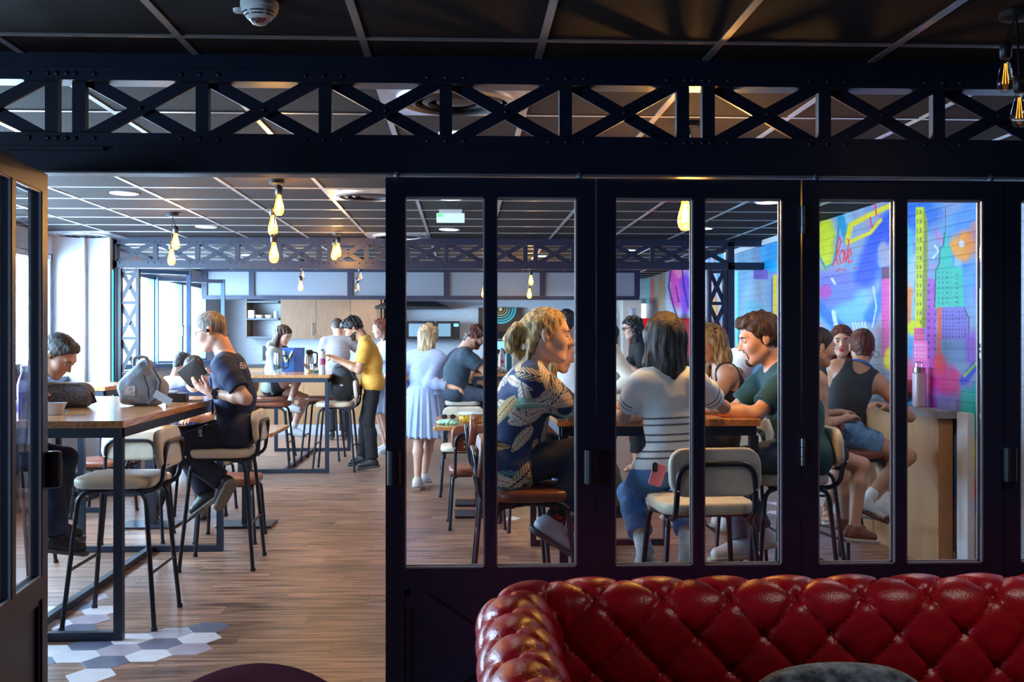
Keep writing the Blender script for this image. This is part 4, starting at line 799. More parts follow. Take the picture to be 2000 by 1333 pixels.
# ================================================================ PEOPLE (signed distance bodies)
def V3(*a): return np.array(a if len(a)==3 else a[0],dtype=np.float64)
def nrm(v): v=np.asarray(v,float); return v/(np.linalg.norm(v)+1e-12)
def seg(a,b,ra,rb,k=.02,fl=None,clip=None,sub=False): return dict(t='s',a=V3(a),b=V3(b),ra=ra,rb=rb,k=k,fl=fl,clip=clip or [],sub=sub)
def ell(c,ax,r,k=.02,clip=None,sub=False): return dict(t='e',c=V3(c),ax=np.array(ax,float),r=r,k=k,clip=clip or [],sub=sub)
def bbox(p):
    if p['t']=='s':
        m=max(p['ra'],p['rb'])*(p['fl'][1] if p['fl'] is not None else 1); return np.minimum(p['a'],p['b'])-m,np.maximum(p['a'],p['b'])+m
    m=np.sqrt(((p['ax']*np.array(p['r'])[:,None])**2).sum(0)); return p['c']-m,p['c']+m
def field(prims,lo,hi,h,disp=None):
    n=np.maximum(np.ceil((hi-lo)/h).astype(int)+1,3); ax=[(lo[i]+h*np.arange(n[i])).astype(np.float32) for i in range(3)]
    F=np.full(n,.3,np.float32)
    for p in prims:
        a,b=bbox(p); m=p['k']+2.2*h+.004
        i0=np.clip(np.floor((a-m-lo)/h).astype(int),0,n); i1=np.clip(np.ceil((b+m-lo)/h).astype(int)+1,0,n)
        if (i1<=i0).any(): continue
        sl=tuple(slice(i0[i],i1[i]) for i in range(3))
        X=ax[0][sl[0]][:,None,None]; Y=ax[1][sl[1]][None,:,None]; Z=ax[2][sl[2]][None,None,:]
        if p['t']=='s':
            A=p['a']; ab=p['b']-A; x=X-A[0]; y=Y-A[1]; z=Z-A[2]
            if p['fl'] is not None:
                u,f=p['fl']; g=1/f-1; pr=(x*u[0]+y*u[1]+z*u[2])*g; x=x+pr*u[0]; y=y+pr*u[1]; z=z+pr*u[2]; ab=ab+u*(ab@u)*g
            t=np.clip((x*ab[0]+y*ab[1]+z*ab[2])/(ab@ab+1e-9),0,1); d=np.sqrt((x-t*ab[0])**2+(y-t*ab[1])**2+(z-t*ab[2])**2)-(p['ra']+t*(p['rb']-p['ra']))
        else:
            c=p['c']; x=X-c[0]; y=Y-c[1]; z=Z-c[2]; r=p['r']; q=[(x*e[0]+y*e[1]+z*e[2]) for e in p['ax']]
            k0=np.sqrt((q[0]/r[0])**2+(q[1]/r[1])**2+(q[2]/r[2])**2); k1=np.sqrt((q[0]/r[0]**2)**2+(q[1]/r[1]**2)**2+(q[2]/r[2]**2)**2); d=k0*(k0-1)/(k1+1e-6)
        for nn,c0 in p['clip']: d=np.maximum(d,X*nn[0]+Y*nn[1]+Z*nn[2]-c0)
        G=F[sl]; k=p['k']
        if p['sub']:
            hh=np.maximum(k-np.abs(G+d),0)/k; F[sl]=np.maximum(G,-d)+hh*hh*k*.25
        else:
            hh=np.maximum(k-np.abs(G-d),0)/k; F[sl]=np.minimum(G,d)-hh*hh*k*.25
    if disp is not None:
        I=np.nonzero(np.abs(F)<.03); P=np.stack([ax[i][I[i]] for i in range(3)],-1); F[I]+=disp(P)
    return F
def nets(F,lo,h):
    ins=F<0; s=[ins[a:F.shape[0]-1+a,b:F.shape[1]-1+b,c:F.shape[2]-1+c] for a in(0,1) for b in(0,1) for c in(0,1)]
    cnt=np.zeros(s[0].shape,np.int8)
    for q in s: cnt+=q
    act=(cnt>0)&(cnt<8); I,J,K=np.nonzero(act); idx=np.full(act.shape,-1,np.int64); idx[I,J,K]=np.arange(len(I))
    cv={(a,b,c):F[I+a,J+b,K+c] for a in(0,1) for b in(0,1) for c in(0,1)}
    acc=np.zeros((len(I),3)); nn=np.zeros(len(I))
    for ax_ in range(3):
        for b in(0,1):
            for c in(0,1):
                p0=[0,0,0]; p1=[0,0,0]; o=[i for i in range(3) if i!=ax_]; p0[o[0]]=p1[o[0]]=b; p0[o[1]]=p1[o[1]]=c; p1[ax_]=1
                v0,v1=cv[tuple(p0)],cv[tuple(p1)]; m=(v0<0)!=(v1<0); t=np.where(m,v0/(v0-v1+1e-20),0)
                q=np.zeros((len(I),3)); q[:,o[0]]=b; q[:,o[1]]=c; q[:,ax_]=t; acc+=q*m[:,None]; nn+=m
    P=lo+h*(np.stack([I,J,K],-1)+acc/np.maximum(nn,1)[:,None]); faces=[]
    nx,ny,nz=F.shape
    a=ins[:-1,1:-1,1:-1]; b=ins[1:,1:-1,1:-1]; i,j,k=np.nonzero(a!=b); j+=1;k+=1; q=np.stack([idx[i,j-1,k-1],idx[i,j,k-1],idx[i,j,k],idx[i,j-1,k]],-1); fl=~ins[i,j,k]; q[fl]=q[fl][:,::-1]; faces.append(q)
    a=ins[1:-1,:-1,1:-1]; b=ins[1:-1,1:,1:-1]; i,j,k=np.nonzero(a!=b); i+=1;k+=1; q=np.stack([idx[i-1,j,k-1],idx[i-1,j,k],idx[i,j,k],idx[i,j,k-1]],-1); fl=~ins[i,j,k]; q[fl]=q[fl][:,::-1]; faces.append(q)
    a=ins[1:-1,1:-1,:-1]; b=ins[1:-1,1:-1,1:]; i,j,k=np.nonzero(a!=b); i+=1;j+=1; q=np.stack([idx[i-1,j-1,k],idx[i,j-1,k],idx[i,j,k],idx[i-1,j,k]],-1); fl=~ins[i,j,k]; q[fl]=q[fl][:,::-1]; faces.append(q)
    f=np.concatenate(faces); f=f[(f>=0).all(1)]; return P,f
def surf(prims,h,disp=None,boxes=()):
    bs=[bbox(p) for p in prims if not p['sub']]; lo=np.min([b[0] for b in bs],0)-.02; hi=np.max([b[1] for b in bs],0)+.02
    P,f=nets(field(prims,lo,hi,h,disp),lo,h)
    for bl,bh,bhh in boxes:
        m=((P>bl+1.6*h)&(P<bh-1.6*h)).all(1); f=f[~m[f].all(1)]
        P2,f2=nets(field(prims,bl,bh,bhh,disp),bl,bhh); f=np.concatenate([f,f2+len(P)]); P=np.concatenate([P,P2])
    u,inv=np.unique(f,return_inverse=True); return P[u],inv.reshape(f.shape)
def wrinkle(amp,fr,seed):
    r=np.random.default_rng(seed); K=r.normal(size=(6,3))*fr; K[:,2]*=.8; ph=r.uniform(0,6,6)
    def d(P):
        w=np.zeros(len(P)); b=np.sin(P@K[0]*.5+ph[0])*1.2
        for k,p in zip(K,ph): w+=np.abs(np.sin(P@k+p+b))
        return (amp*(w/6-.6)*2).astype(np.float32)
    return d
def strands(amp,fr,seed,vert=1):
    r=np.random.default_rng(seed); K=r.normal(size=(7,3))*fr; K[:,2]*=(.12 if vert else 1); ph=r.uniform(0,6,7)
    def d(P): return (amp*sum(np.sin(P@k+p+.8*np.sin(P@k[::-1]*.25)) for k,p in zip(K,ph))/3.5).astype(np.float32)
    return d
def ik(A,T,l1,l2,pole):
    A=V3(A);T=V3(T); d=T-A; L=np.linalg.norm(d)
    if L>(l1+l2)*.995: T=A+d/L*(l1+l2)*.995; d=T-A; L=np.linalg.norm(d)
    u=d/L; a=(l1*l1-l2*l2+L*L)/(2*L); hgt=math.sqrt(max(l1*l1-a*a,0)); p=V3(pole); p=p-u*(p@u); p=nrm(p); return A+u*a+p*hgt,T
SK={}
def skin(tone):
    c={'fair':(.74,.43,.32),'light':(.66,.37,.265),'tan':(.50,.26,.165),'brown':(.30,.135,.075)}[tone]
    return mat('skin_'+tone,c,.5,noise=.09,nscale=14,sss=.04,coord='Object')
def cloth(name,col,n=.08,rough=.8,**k): return mat(name,col,rough,noise=n,nscale=26,sheen=.02,bump=.06,bscale=220,**k)
def hairm(name,c1,c2): return mat('hair_'+name,c1,.42,noise=.5,nscale=5,stretch=(16,16,2.2),col2=c2,spec=.3,coord='Object',bump=.7,bscale=13)
H_=dict(black=lambda:hairm('black',(.010,.008,.008),(.03,.022,.02)),brown=lambda:hairm('brown',(.035,.016,.009),(.10,.05,.025)),dark=lambda:hairm('dark',(.018,.011,.009),(.055,.032,.022)),grey=lambda:hairm('grey',(.15,.12,.10),(.34,.28,.23)),blond=lambda:hairm('blond',(.30,.15,.045),(.78,.52,.22)),ash=lambda:hairm('ash',(.22,.13,.06),(.62,.45,.26)),red=lambda:hairm('auburn',(.06,.012,.008),(.16,.04,.02)),tips=lambda:hairm('tips',(.07,.03,.015),(.55,.34,.14)),salt=lambda:hairm('salt',(.03,.03,.035),(.13,.12,.12)))
def person(name_label,cat_group,hip,a,lean=8,S_=1.0,fem=False,tw=0,sl=0,ha=None,hp=10,hr=0,skint='light',
           hl=None,hrd=None,fl=None,fr=None,epl=None,epr=None,kpl=None,kpr=None,footL=None,footR=None,
           top=None,bottom=None,shoe=None,hair=None,extra=None,q=.010,qh=None,fhand=None,headfwd=.03,sleeve=.45,handn=None,curl=38,beard=None,lips=None,neckh=.075,legsonly=False,brow=True,build=1.0,sc=1.0,handdir=None,palm=None,headoff=None):
    """hip: world point between hip joints; a: facing azimuth in degrees (0=+X, 90=away)"""
    r=thing('person',name_label,'person',(0,0,0),0,cat_group); up=V3(0,0,1); hip=V3(hip); s=S_
    fw=V3(math.cos(R(a)),math.sin(R(a)),0); rt=V3(fw[1],-fw[0],0)
    ft=V3(math.cos(R(a+tw)),math.sin(R(a+tw)),0); rs=V3(ft[1],-ft[0],0)
    def tilt(dirf,side,ang,sang):
        v=up*math.cos(R(ang))+dirf*math.sin(R(ang)); v=v*math.cos(R(sang))+side*math.sin(R(sang)); return nrm(v)
    s1=tilt(fw,rt,lean*.6,sl*.6); s2=tilt(ft,rs,lean*1.35,sl*1.2)
    mid=hip+s1*.235*s; N=mid+s2*.275*s; rs=nrm(rs-s2*(rs@s2)); f2=np.cross(s2,rs)*-1; f2=nrm(np.cross(rs,s2))*(1 if np.dot(np.cross(rs,s2),ft)>0 else -1)
    f1=nrm(fw-s1*(fw@s1)); b=build*(.90 if fem else 1.0); sw=(.150 if fem else .172)*s*(1+(build-1)*.5)
    Sh={-1:N-s2*.072*s-rs*sw,1:N-s2*.072*s+rs*sw}; Hj={-1:hip-rt*.088*s,1:hip+rt*.088*s}
    # arms / legs
    hd={-1:hl,1:hrd}; ep={-1:epl,1:epr}; El={};Wr={}
    for e in(-1,1):
        tgt=hd[e] if hd[e] is not None else Sh[e]-up*.5*s+ft*.12
        if hd[e] is None or True: pole=ep[e] if ep[e] is not None else -up*1.0-ft*.35+rs*e*.35
        El[e],Wr[e]=ik(Sh[e],tgt,.285*s,.255*s,pole)
    ftt={-1:fl,1:fr}; kp={-1:kpl,1:kpr}; Kn={};An={}
    for e in(-1,1):
        tgt=ftt[e] if ftt[e] is not None else V3(Hj[e][0],Hj[e][1],.085)
        Kn[e],An[e]=ik(Hj[e],tgt,.425*s,.41*s,kp[e] if kp[e] is not None else fw+up*.35)
    fd={-1:footL,1:footR}; FD={}
    for e in(-1,1):
        d=fd[e] if fd[e] is not None else fw*1.0-up*.12; FD[e]=nrm(d)
    # head frame
    hh=R(ha if ha is not None else a+tw); hf0=V3(math.cos(hh),math.sin(hh),0); hr_=V3(hf0[1],-hf0[0],0)
    hf=hf0*math.cos(R(hp))-up*math.sin(R(hp)); hu=hf0*math.sin(R(hp))+up*math.cos(R(hp)); hu2=hu*math.cos(R(hr))+hr_*math.sin(R(hr)); hr2=hr_*math.cos(R(hr))-hu*math.sin(R(hr)); hu=nrm(hu2); hr_=nrm(hr2)
    neckd=nrm(s2*.8+up*.4+ft*.25); C=N+neckd*neckh*s+hu*.105*s+hf*headfwd*s
    if headoff is not None: C=C+V3(headoff)
    hs=s*(.97 if fem else 1.0)*sc
    def hpnt(f,r2,u): return C+(hf*f+hr_*r2+hu*u)*hs
    AX=[hf,hr_,hu]
    Hd=[ell(hpnt(-.012,0,.030),AX,(.099*hs,.076*hs,.088*hs),.03),ell(hpnt(.028,0,-.032),AX,(.064*hs,.058*hs,.085*hs),.03),ell(hpnt(.066,0,-.100),AX,(.022*hs,.026*hs,.019*hs),.028)]
    for e in(-1,1):
        Hd+=[seg(hpnt(-.008,e*.050,-.055),hpnt(.055,e*.018,-.102),.017*hs,.015*hs,.03),ell(hpnt(.056,e*.036,-.026),AX,(.026*hs,.022*hs,.024*hs),.028)]
    Hd.append(seg(hpnt(.078,-.034,.026),hpnt(.078,.034,.026),.011*hs,.011*hs,.022))
    for e in(-1,1): Hd.append(ell(hpnt(.099,e*.031,.004),AX,(.016*hs,.018*hs,.012*hs),.014,sub=True)); 
    for e in(-1,1): Hd.append(ell(hpnt(.076,e*.031,.003),AX,(.0145*hs,.015*hs,.0125*hs),.005))
    Hd+=[seg(hpnt(.084,0,.012),hpnt(.107,0,-.030),.0075*hs,.0115*hs,.012),ell(hpnt(.094,-.011,-.035),AX,(.011*hs,.008*hs,.008*hs),.007),ell(hpnt(.094,.011,-.035),AX,(.011*hs,.008*hs,.008*hs),.007),
         ell(hpnt(.083,0,-.060),AX,(.013*hs,.023*hs,.0065*hs),.006),ell(hpnt(.081,0,-.073),AX,(.012*hs,.019*hs,.007*hs),.006)]
    for e in(-1,1):
        er=nrm(hu*1.0-hf*.15); ef=nrm(hf-er*(hf@er)); en=nrm(hr_*e-hf*.35)
        Hd+=[ell(hpnt(-.010,e*.079,-.004),[ef,er,nrm(np.cross(ef,er))],(.017*hs,.031*hs,.0085*hs),.008),ell(hpnt(-.002,e*.089,.002),[ef,er,nrm(np.cross(ef,er))],(.009*hs,.017*hs,.006*hs),.005,sub=True)]
    nk=.046 if fem else .056
    NK=[seg(N-s2*.03,hpnt(-.026,0,-.045),nk*s*1.08,nk*s,.035),seg(N-s2*.01,hpnt(-.035,0,.0),nk*s*.8,nk*s*.8,.03)]
    Bd=[]; ab=1.06 if build>1.04 else 1.0
    def torso(o,fem_=fem,clip=None,wmul=1.0):
        o_=o+(.010 if o>.0125 else 0); L=[seg(Hj[-1]+s1*.01,Hj[1]+s1*.01,(.098*b+o_)*s,(.098*b+o_)*s,.06,clip=clip),
           seg(hip+s1*.05*s+f1*.01,mid+f1*.012*(ab-1)*10,(.106*b*ab+o)*s,((.094 if fem_ else .108)*b*ab+o)*s,.05,fl=(rt,1.24),clip=clip),
           seg(mid,N-s2*.15*s,((.094 if fem_ else .108)*b+o)*s,(.108*b+o)*s,.05,fl=(rs,1.30),clip=clip),
           seg(Sh[-1]-s2*.01,Sh[1]-s2*.01,(.052*b+o)*s,(.052*b+o)*s,.05,clip=clip),
           seg(N-s2*.055*s-rs*.08*s,N-s2*.055*s+rs*.08*s,(.062+o*.6)*s,(.062+o*.6)*s,.06,clip=clip)]
        if fem_:
            for e in(-1,1): L.append(ell(N-s2*.20*s+f2*.085*s+rs*e*.066*s,[f2,rs,s2],((.052+o)*s,(.052+o)*s,(.05+o)*s),.03,clip=clip))
        return L
    Bd+=torso(0); am=.92 if fem else 1.0; am*=b**.5
    def arm(e,o,t1=1.0,k=.02,clip=None,flare=0): 
        S0,E0,W0_=Sh[e],El[e],Wr[e]; L=[]
        m=S0+(E0-S0)*.35
        L.append(seg(S0,m,(.050*am+o)*s,(.047*am+o+flare*.4)*s,.04,clip=clip)); L.append(seg(m,E0,(.047*am+o+flare*.5)*s,(.037*am+o+flare)*s,.03,clip=clip))
        if t1>1: 
            m2=E0+(W0_-E0)*.3; L+=[seg(E0,m2,(.036*am+o)*s,(.039*am+o)*s,.025,clip=clip),seg(m2,W0_,(.039*am+o)*s,(.024*am+o)*s,.02,clip=clip)]
        return L
    for e in(-1,1): Bd+=arm(e,0,2)
    lm=1.0*b**.5
    def leg(e,o,t1=2,fk=0,clip=None,oo=None):
        A,K,Q=Hj[e],Kn[e],An[e]; m=A+(K-A)*.4; o2=o if oo is None else oo
        L=[seg(A,m,(.088*lm+o)*s,(.076*lm+o)*s,.05,clip=clip),seg(m,K,(.076*lm+o)*s,(.054*lm+(o+o2)/2)*s,.03,clip=clip)]
        if t1>1:
            bk=nrm(np.cross(np.cross(Q-K,fw+up*.01),Q-K)); c=K+(Q-K)*.30-bk*.008*s
            L+=[seg(K,c,(.052*lm+(o+o2)/2)*s,(.054*lm+o2)*s,.03,clip=clip),seg(c,Q,(.054*lm+o2)*s,(.034+o2+fk)*s,.03,clip=clip)]
        return L
    for e in(-1,1):
        Bd+=leg(e,0)
        d=FD[e]; sdv=nrm(np.cross(d,up)); fu=nrm(np.cross(sdv,d)); Q=An[e]
        Bd+=[seg(Q-fu*.035*s-d*.035*s,Q-fu*.05*s+d*.11*s,.030*s,.022*s,.02,fl=(sdv,1.35)),seg(Q,Q+d*.08*s-fu*.035*s,.034*s,.024*s,.02)]
        if shoe and shoe[0]=='sandal':
            for k in range(5): Bd.append(seg(Q-fu*.055*s+d*.12*s+sdv*(k-2)*.015*s,Q-fu*.058*s+d*(.155-.006*abs(k-1))*s+sdv*(k-2)*.017*s,.0095*s,.0085*s,.004))
    # hands
    boxes=[]
    for e in(-1,1):
        fdv=nrm(Wr[e]-El[e]); hdv=nrm(V3((handdir or {}).get(e,fdv))); n=V3((palm or {}).get(e,-up)); n=nrm(n-hdv*(n@hdv)); lat=np.cross(hdv,n)*e; lat=nrm(lat); W_=Wr[e]; g=s*.98*(.9 if fem else 1)
        cu=curl[e] if isinstance(curl,dict) else curl
        H=[seg(W_-hdv*.01,W_+hdv*.03*g,.023*g,.022*g,.02,fl=(lat,1.25)),ell(W_+hdv*.055*g,[hdv,lat,n],(.050*g,.042*g,.016*g),.02)]
        for k,(ofs,l) in enumerate(((.029,.070),(.010,.078),(-.010,.073),(-.028,.058))):
            p=W_+hdv*(.092-.004*abs(k-1.2))*g+lat*ofs*g; dd=nrm(hdv+lat*ofs*2.2*.8); l*=g
            for j,(fr_,ra,rb) in enumerate(((.46,.0092,.0086),(.30,.0086,.0078),(.24,.0078,.0068))):
                an=R(cu*(.6,1,.8)[j]*(1+.08*k)); dd=nrm(dd*math.cos(an)+n*math.sin(an)); q2=p+dd*l*fr_; H.append(seg(p,q2,ra*g,rb*g,.004)); p=q2
        p=W_+hdv*.022*g+lat*.026*g; d1=nrm(hdv*.62+lat*.72+n*.35); p1=p+d1*.040*g; d2=nrm(hdv*.9+lat*.30+n*.4); p2=p1+d2*.032*g; p3=p2+nrm(d2+n*.25)*.026*g
        H+=[seg(p,p1,.015*g,.0115*g,.012),seg(p1,p2,.0112*g,.010*g,.004),seg(p2,p3,.010*g,.0082*g,.004)]
        Bd+=H
        if qh and (fhand is None or e in fhand):
            bs=[bbox(x) for x in H]; boxes.append((np.min([x[0] for x in bs],0)-.012,np.max([x[1] for x in bs],0)+.012,qh))
    Bd+=NK
    nh=len(Bd); Bd+=Hd
    if qh:
        bs=[bbox(x) for x in Hd]; lo=np.min([x[0] for x in bs],0)-.012; hi=np.max([x[1] for x in bs],0)+.012; boxes.append((lo,hi,qh))
    P,f=surf(Bd,q,None,boxes); npmesh('body',P,f,skin(skint),None,r)
    # eyes, brows
    loc=(P-C)/hs; lf=loc@hf; lr_=loc@hr_; lu=loc@hu; fm=(lf>.02)&(lf<.128)&(np.abs(lr_)<.09)&(np.abs(lu)<.14); lf,lr_,lu=lf[fm],lr_[fm],lu[fm]
    def sp(r2,u,o=0):
        d=(lr_-r2)**2+(lu-u)**2; i=np.argsort(d)[:5]; return hpnt(np.max(lf[i])+o,r2,u)
    def eM(c,rf,rr2,ru): return Matrix([[hf[i]*rf*hs,hr_[i]*rr2*hs,hu[i]*ru*hs,c[i]] for i in range(3)]+[[0,0,0,1]])
    if brow:
        eb=MB(); lash=MB()
        for e in(-1,1):
            g=sp(e*.031,.001,-.0052); eye=MB().ball((0,0,0),1,14,10,0,M=eM(g,.0085,.0150,.0078)).ball((0,0,0),1,10,8,1,M=eM(g+hf*.0040*hs-hu*.0008*hs,.0052,.0060,.0062)); eye.build('eye',[mat('eye_white',(.62,.60,.58),.25),mat('iris',(.02,.012,.008),.2)],r,True)
            lash.tube([sp(e*.017,.002,.0005),sp(e*.024,.0075,.0008),sp(e*.033,.0088,.0008),sp(e*.044,.005,.0004)],.0017*hs,6)
            eb.tube([sp(e*.014,.020,.0005),sp(e*.024,.0245,.001),sp(e*.036,.0255,.0005),sp(e*.048,.019,0)],.0036*hs,6,rs=[.0034*hs,.0042*hs,.0036*hs,.0015*hs])
        eb.build('eyebrows',H_[hair[1]]() if hair else M_dark,r,True); lash.build('eyelashes',M_dark,r,True)
    if lips:
        l=MB().ball((0,0,0),1,14,8,M=eM(hpnt(.0845,0,-.060),.0145,.024,.0072)); l.ball((0,0,0),1,14,8,M=eM(hpnt(.083,0,-.073),.0135,.020,.0075))
        o=l.build('lips',mat('red_lipstick',(.55,.01,.02),.3),r,True)
    ctx=dict(C=C,hf=hf,hr=hr_,hu=hu,hs=hs,N=N,s2=s2,s1=s1,mid=mid,Sh=Sh,El=El,Wr=Wr,Kn=Kn,An=An,Hj=Hj,f2=f2,f1=f1,rs=rs,rt=rt,hip=hip,s=s,hp=hpnt,root=r,fw=fw,FD=FD,b=b)
    # tops
    qc=q*.9
    if top:
        kind,m=top[0],top[1]; o=.013+(.006 if kind in('loose','hawaii','dress','sweater') else 0); L=[]
        hem=top[2] if len(top)>2 else -.10
        cl=[(-s1,-(hip+s1*hem*s)@s1)]
        if kind in('tank','camisole'):
            o=.007; L=torso(o,clip=cl,fem_=fem); tk=kind=='tank'
            L.append(ell(N+s2*(.01 if tk else .0),[f2,rs,s2],(.26,(.060 if tk else .086)*s,(.120 if tk else .185)*s),.006,sub=True))
            for e in(-1,1): L.append(ell(Sh[e]+rs*e*.012*s-s2*(.01 if tk else .02),[f2,rs,s2],(.26,(.060 if tk else .052)*s,(.105 if tk else .16)*s),.006,sub=True))
        else:
            L=torso(o,clip=cl)
            if kind=='dress':
                w0=hip+s1*.10*s
                for k in range(3):
                    dz=[0,.20,.42][k]
                L=torso(o+.012,clip=[(-s1,-(hip+s1*.06*s)@s1)])
            for e in(-1,1):
                frac=sleeve if not isinstance(sleeve,dict) else sleeve[e]
                if frac<=1: 
                    pe=Sh[e]+(El[e]-Sh[e])*(frac+.12); d=nrm(El[e]-Sh[e]); L+=arm(e,o+.004,1,clip=[(d,pe@d)],flare=.012)
                else:
                    pe=El[e]+(Wr[e]-El[e])*(frac-1); d=nrm(Wr[e]-El[e]); A_=arm(e,o,2); 
                    for x in A_[2:]: x['clip']=[(d,pe@d)]
                    L+=A_
            if kind in('polo','hoodie'): L.append(seg(N+s2*.012,N+s2*.028,(nk+.02)*s,(nk+.016)*s,.01,clip=[(s2,(N+s2*.035*s)@s2)]))
            if kind=='hoodie': L.append(ell(N-f2*.085*s+s2*.01,[f2,rs,s2],(.05,.10,.06),.03))
        if kind!='dress' and bottom and hem<0: pass
        P,f=surf(L,qc if kind not in('hawaii','striped') else min(qc,.0037),wrinkle(.0042 if kind!='tank' else .002,26,len(name_label)))
        col=None
        if kind=='hawaii': col=leafprint(P,ctx)
        if kind=='striped':
            v=(P-hip)@s1; arms_=np.minimum(np.linalg.norm(P-El[-1],axis=1),np.linalg.norm(P-El[1],axis=1)); dT=np.abs((P-mid)@rs)
            col=np.ones((len(P),3))*np.array([.72,.80,.87]); isarm=dT>.172*s
            st=np.zeros(len(P))
            for z in(.075,.105,.148,.180,.225,.255): st=np.maximum(st,np.clip((.0062-np.abs(v-z-.006*np.sin(((P-mid)@rs)*7)))/.0045,0,1))
            st*=~isarm
            for e in(-1,1):
                dd=nrm(El[e]-Sh[e]); u=(P-Sh[e])@dd
                for z in(.105,.135): st=np.maximum(st,np.clip((.0062-np.abs(u-z))/.0045,0,1)*isarm)
            col=col*(1-st[:,None])+np.array([.02,.035,.07])*st[:,None]
        nm={'hawaii':'leaf_print_shirt','polo':'polo_shirt','dress':'dress_top','tank':'tank_top','camisole':'camisole','sweater':'sweater','hoodie':'hoodie','striped':'striped_top'}.get(kind,'t_shirt')
        so=npmesh(nm,P,f,m,col,r); ctx['shirt']=so; ctx['shirtP']=P
        if kind=='dress':
            L=[]
            for e in(-1,1): L+=leg(e,.03,1)
            L+=[seg(hip+s1*.16*s,hip+up*-.42*s,.158*s,.225*s,.03,fl=(rt,1.1),clip=[(-up,-(hip[2]-.385*s)),(s1,(hip+s1*.13*s)@s1)])]
            def pl(P):
                d=P-hip; an=np.arctan2(d@rt,d@fw); return (.008*np.sin(an*19)+.005*np.sin(an*31+1)).astype(np.float32)*np.clip((hip[2]+.12-P[:,2])/.25,0,1).astype(np.float32)
            P,f=surf(L[-1:],qc*.8,pl); npmesh('gathered_skirt',P,f,m,None,r)
    if bottom:
        kind,m=bottom[0],bottom[1]; o=.010; L=[]
        tc_=[(s1,(hip+s1*.115*s)@s1)]
        L+=torso(.003,fem_=fem,clip=tc_)[:2]
        if kind in('pants','wide','cuffed','crop'):
            for e in(-1,1):
                d=nrm(An[e]-Kn[e]); pe=An[e]-d*(.012 if kind!='cuffed' else .12)
                if kind=='crop': pe=An[e]-d*.10
                A_=leg(e,.005,2,.020 if kind!='wide' else .055,oo=.014 if kind!='wide' else .04)
                for x in A_[2:]: x['clip']=[(d,pe@d)]
                L+=A_
                if kind=='cuffed': L.append(seg(pe-d*.05,pe,.058*s,.058*s,.003,clip=[(d,(pe+d*.004)@d),(-d,-(pe-d*.05)@d)]))
        elif kind=='shorts':
            for e in(-1,1):
                fr_=bottom[2] if len(bottom)>2 else .45; d=nrm(Kn[e]-Hj[e]); pe=Hj[e]+(Kn[e]-Hj[e])*fr_; L+=leg(e,.015,1,clip=[(d,pe@d)])
        if kind!='none':
            P,f=surf(L,qc,wrinkle(.0022,24,len(name_label)+3)); ctx['trousers']=npmesh({'shorts':'shorts'}.get(kind,'trousers'),P,f,m,None,r)
            if kind=='cuffed': pass
            if len(bottom)>3 or (kind in('pants','shorts') and top and top[0] in('tshirt','tank','polo') and False): pass
    # shoes
    if shoe:
        kd,mu_,ms=shoe
        for e in(-1,1):
            d=FD[e]; sdv=nrm(np.cross(d,up)); fu=nrm(np.cross(sdv,d)); Q=An[e]; base=(Q-fu*.078*s)@fu; zlo=base-.008
            if kd=='sandal':
                P,f=surf([seg(Q-d*.04*s-fu*.078*s,Q+d*.155*s-fu*.08*s,.036*s,.040*s,.01,clip=[(fu,base),(-fu,-(base-.014))])],qc*.7); so=npmesh('sandal',P,f,ms,None,r)
                for t_ in((.0,.035),(.06,.02),(.12,-.015)):
                    c=Q+d*t_[0]*s; MB().tube([c+sdv*.036*s-fu*.072*s,c+sdv*.028*s-fu*.02*s+fu*t_[1]*.4,c+fu*(t_[1]-.01)*s,c-sdv*.028*s-fu*.02*s+fu*t_[1]*.4,c-sdv*.036*s-fu*.072*s],.005,6).build('strap',mu_,so,True)
                continue
            hi_=.10 if kd=='high' else .0
            L=[seg(Q-fu*.040*s-d*.028*s,Q-fu*.047*s+d*.135*s,.040*s,.033*s,.02,fl=(sdv,1.12),clip=[(-fu,-(base+.004))]),seg(Q-fu*.01,Q+d*.085*s-fu*.035*s,.041*s,.032*s,.025,clip=[(-fu,-(base+.004))]),seg(Q-fu*.03-d*.015,Q+nrm(Kn[e]-Q)*(.02+hi_)*s,.040*s,.042*s,.02,clip=[(nrm(Kn[e]-Q),(Q+nrm(Kn[e]-Q)*(.012+hi_)*s)@nrm(Kn[e]-Q))])]
            P,f=surf(L,min(q*.7,.007)); so=npmesh('shoe',P,f,mu_,None,r)
            L=[seg(Q-fu*.06*s-d*.034*s,Q-fu*.06*s+d*.148*s,.047*s,.042*s,.01,clip=[(fu,base+.016),(-fu,-(base-.010))],fl=(sdv,1.05))]
            P,f=surf(L,min(q*.6,.006)); npmesh('sole',P,f,ms,None,so)
            la=MB()
            for k in range(4): c=Q+d*(.045+.022*k)*s-fu*(.012+.0085*k)*s+fu*.0*s; la.tube([c+sdv*.022*s-fu*.006,c+fu*.011,c-sdv*.022*s-fu*.006],.003,5)
            la.build('laces',ms if kd!='dark' else M_dark,so,True)
            if kd=='stripe':
                st=MB()
                for k in range(3):
                    for g in(-1,1): c=Q+d*(.035+.024*k)*s; st.bar(c+sdv*g*.0405*s-fu*.062*s,c+sdv*g*.034*s-fu*.020*s-d*.022,.011,.004,hint=tuple(sdv))
                st.build('stripes',M_dark,so)
            if kd in('sock','stripe','high','grey'):
                dd=nrm(Kn[e]-Q); sk_=(extra or {}).get('sock'); 
                P,f=surf([seg(Q-dd*.0,Q+dd*.085*s,.041*s,.042*s,.01,clip=[(dd,(Q+dd*(.088 if kd!='high' else .10)*s)@dd),(-dd,-(Q-dd*.01)@dd)])],.006,strands(.0012,160,3)); npmesh('sock',P,f,sk_ or cloth('white_sock',(.75,.76,.78)),None,r)
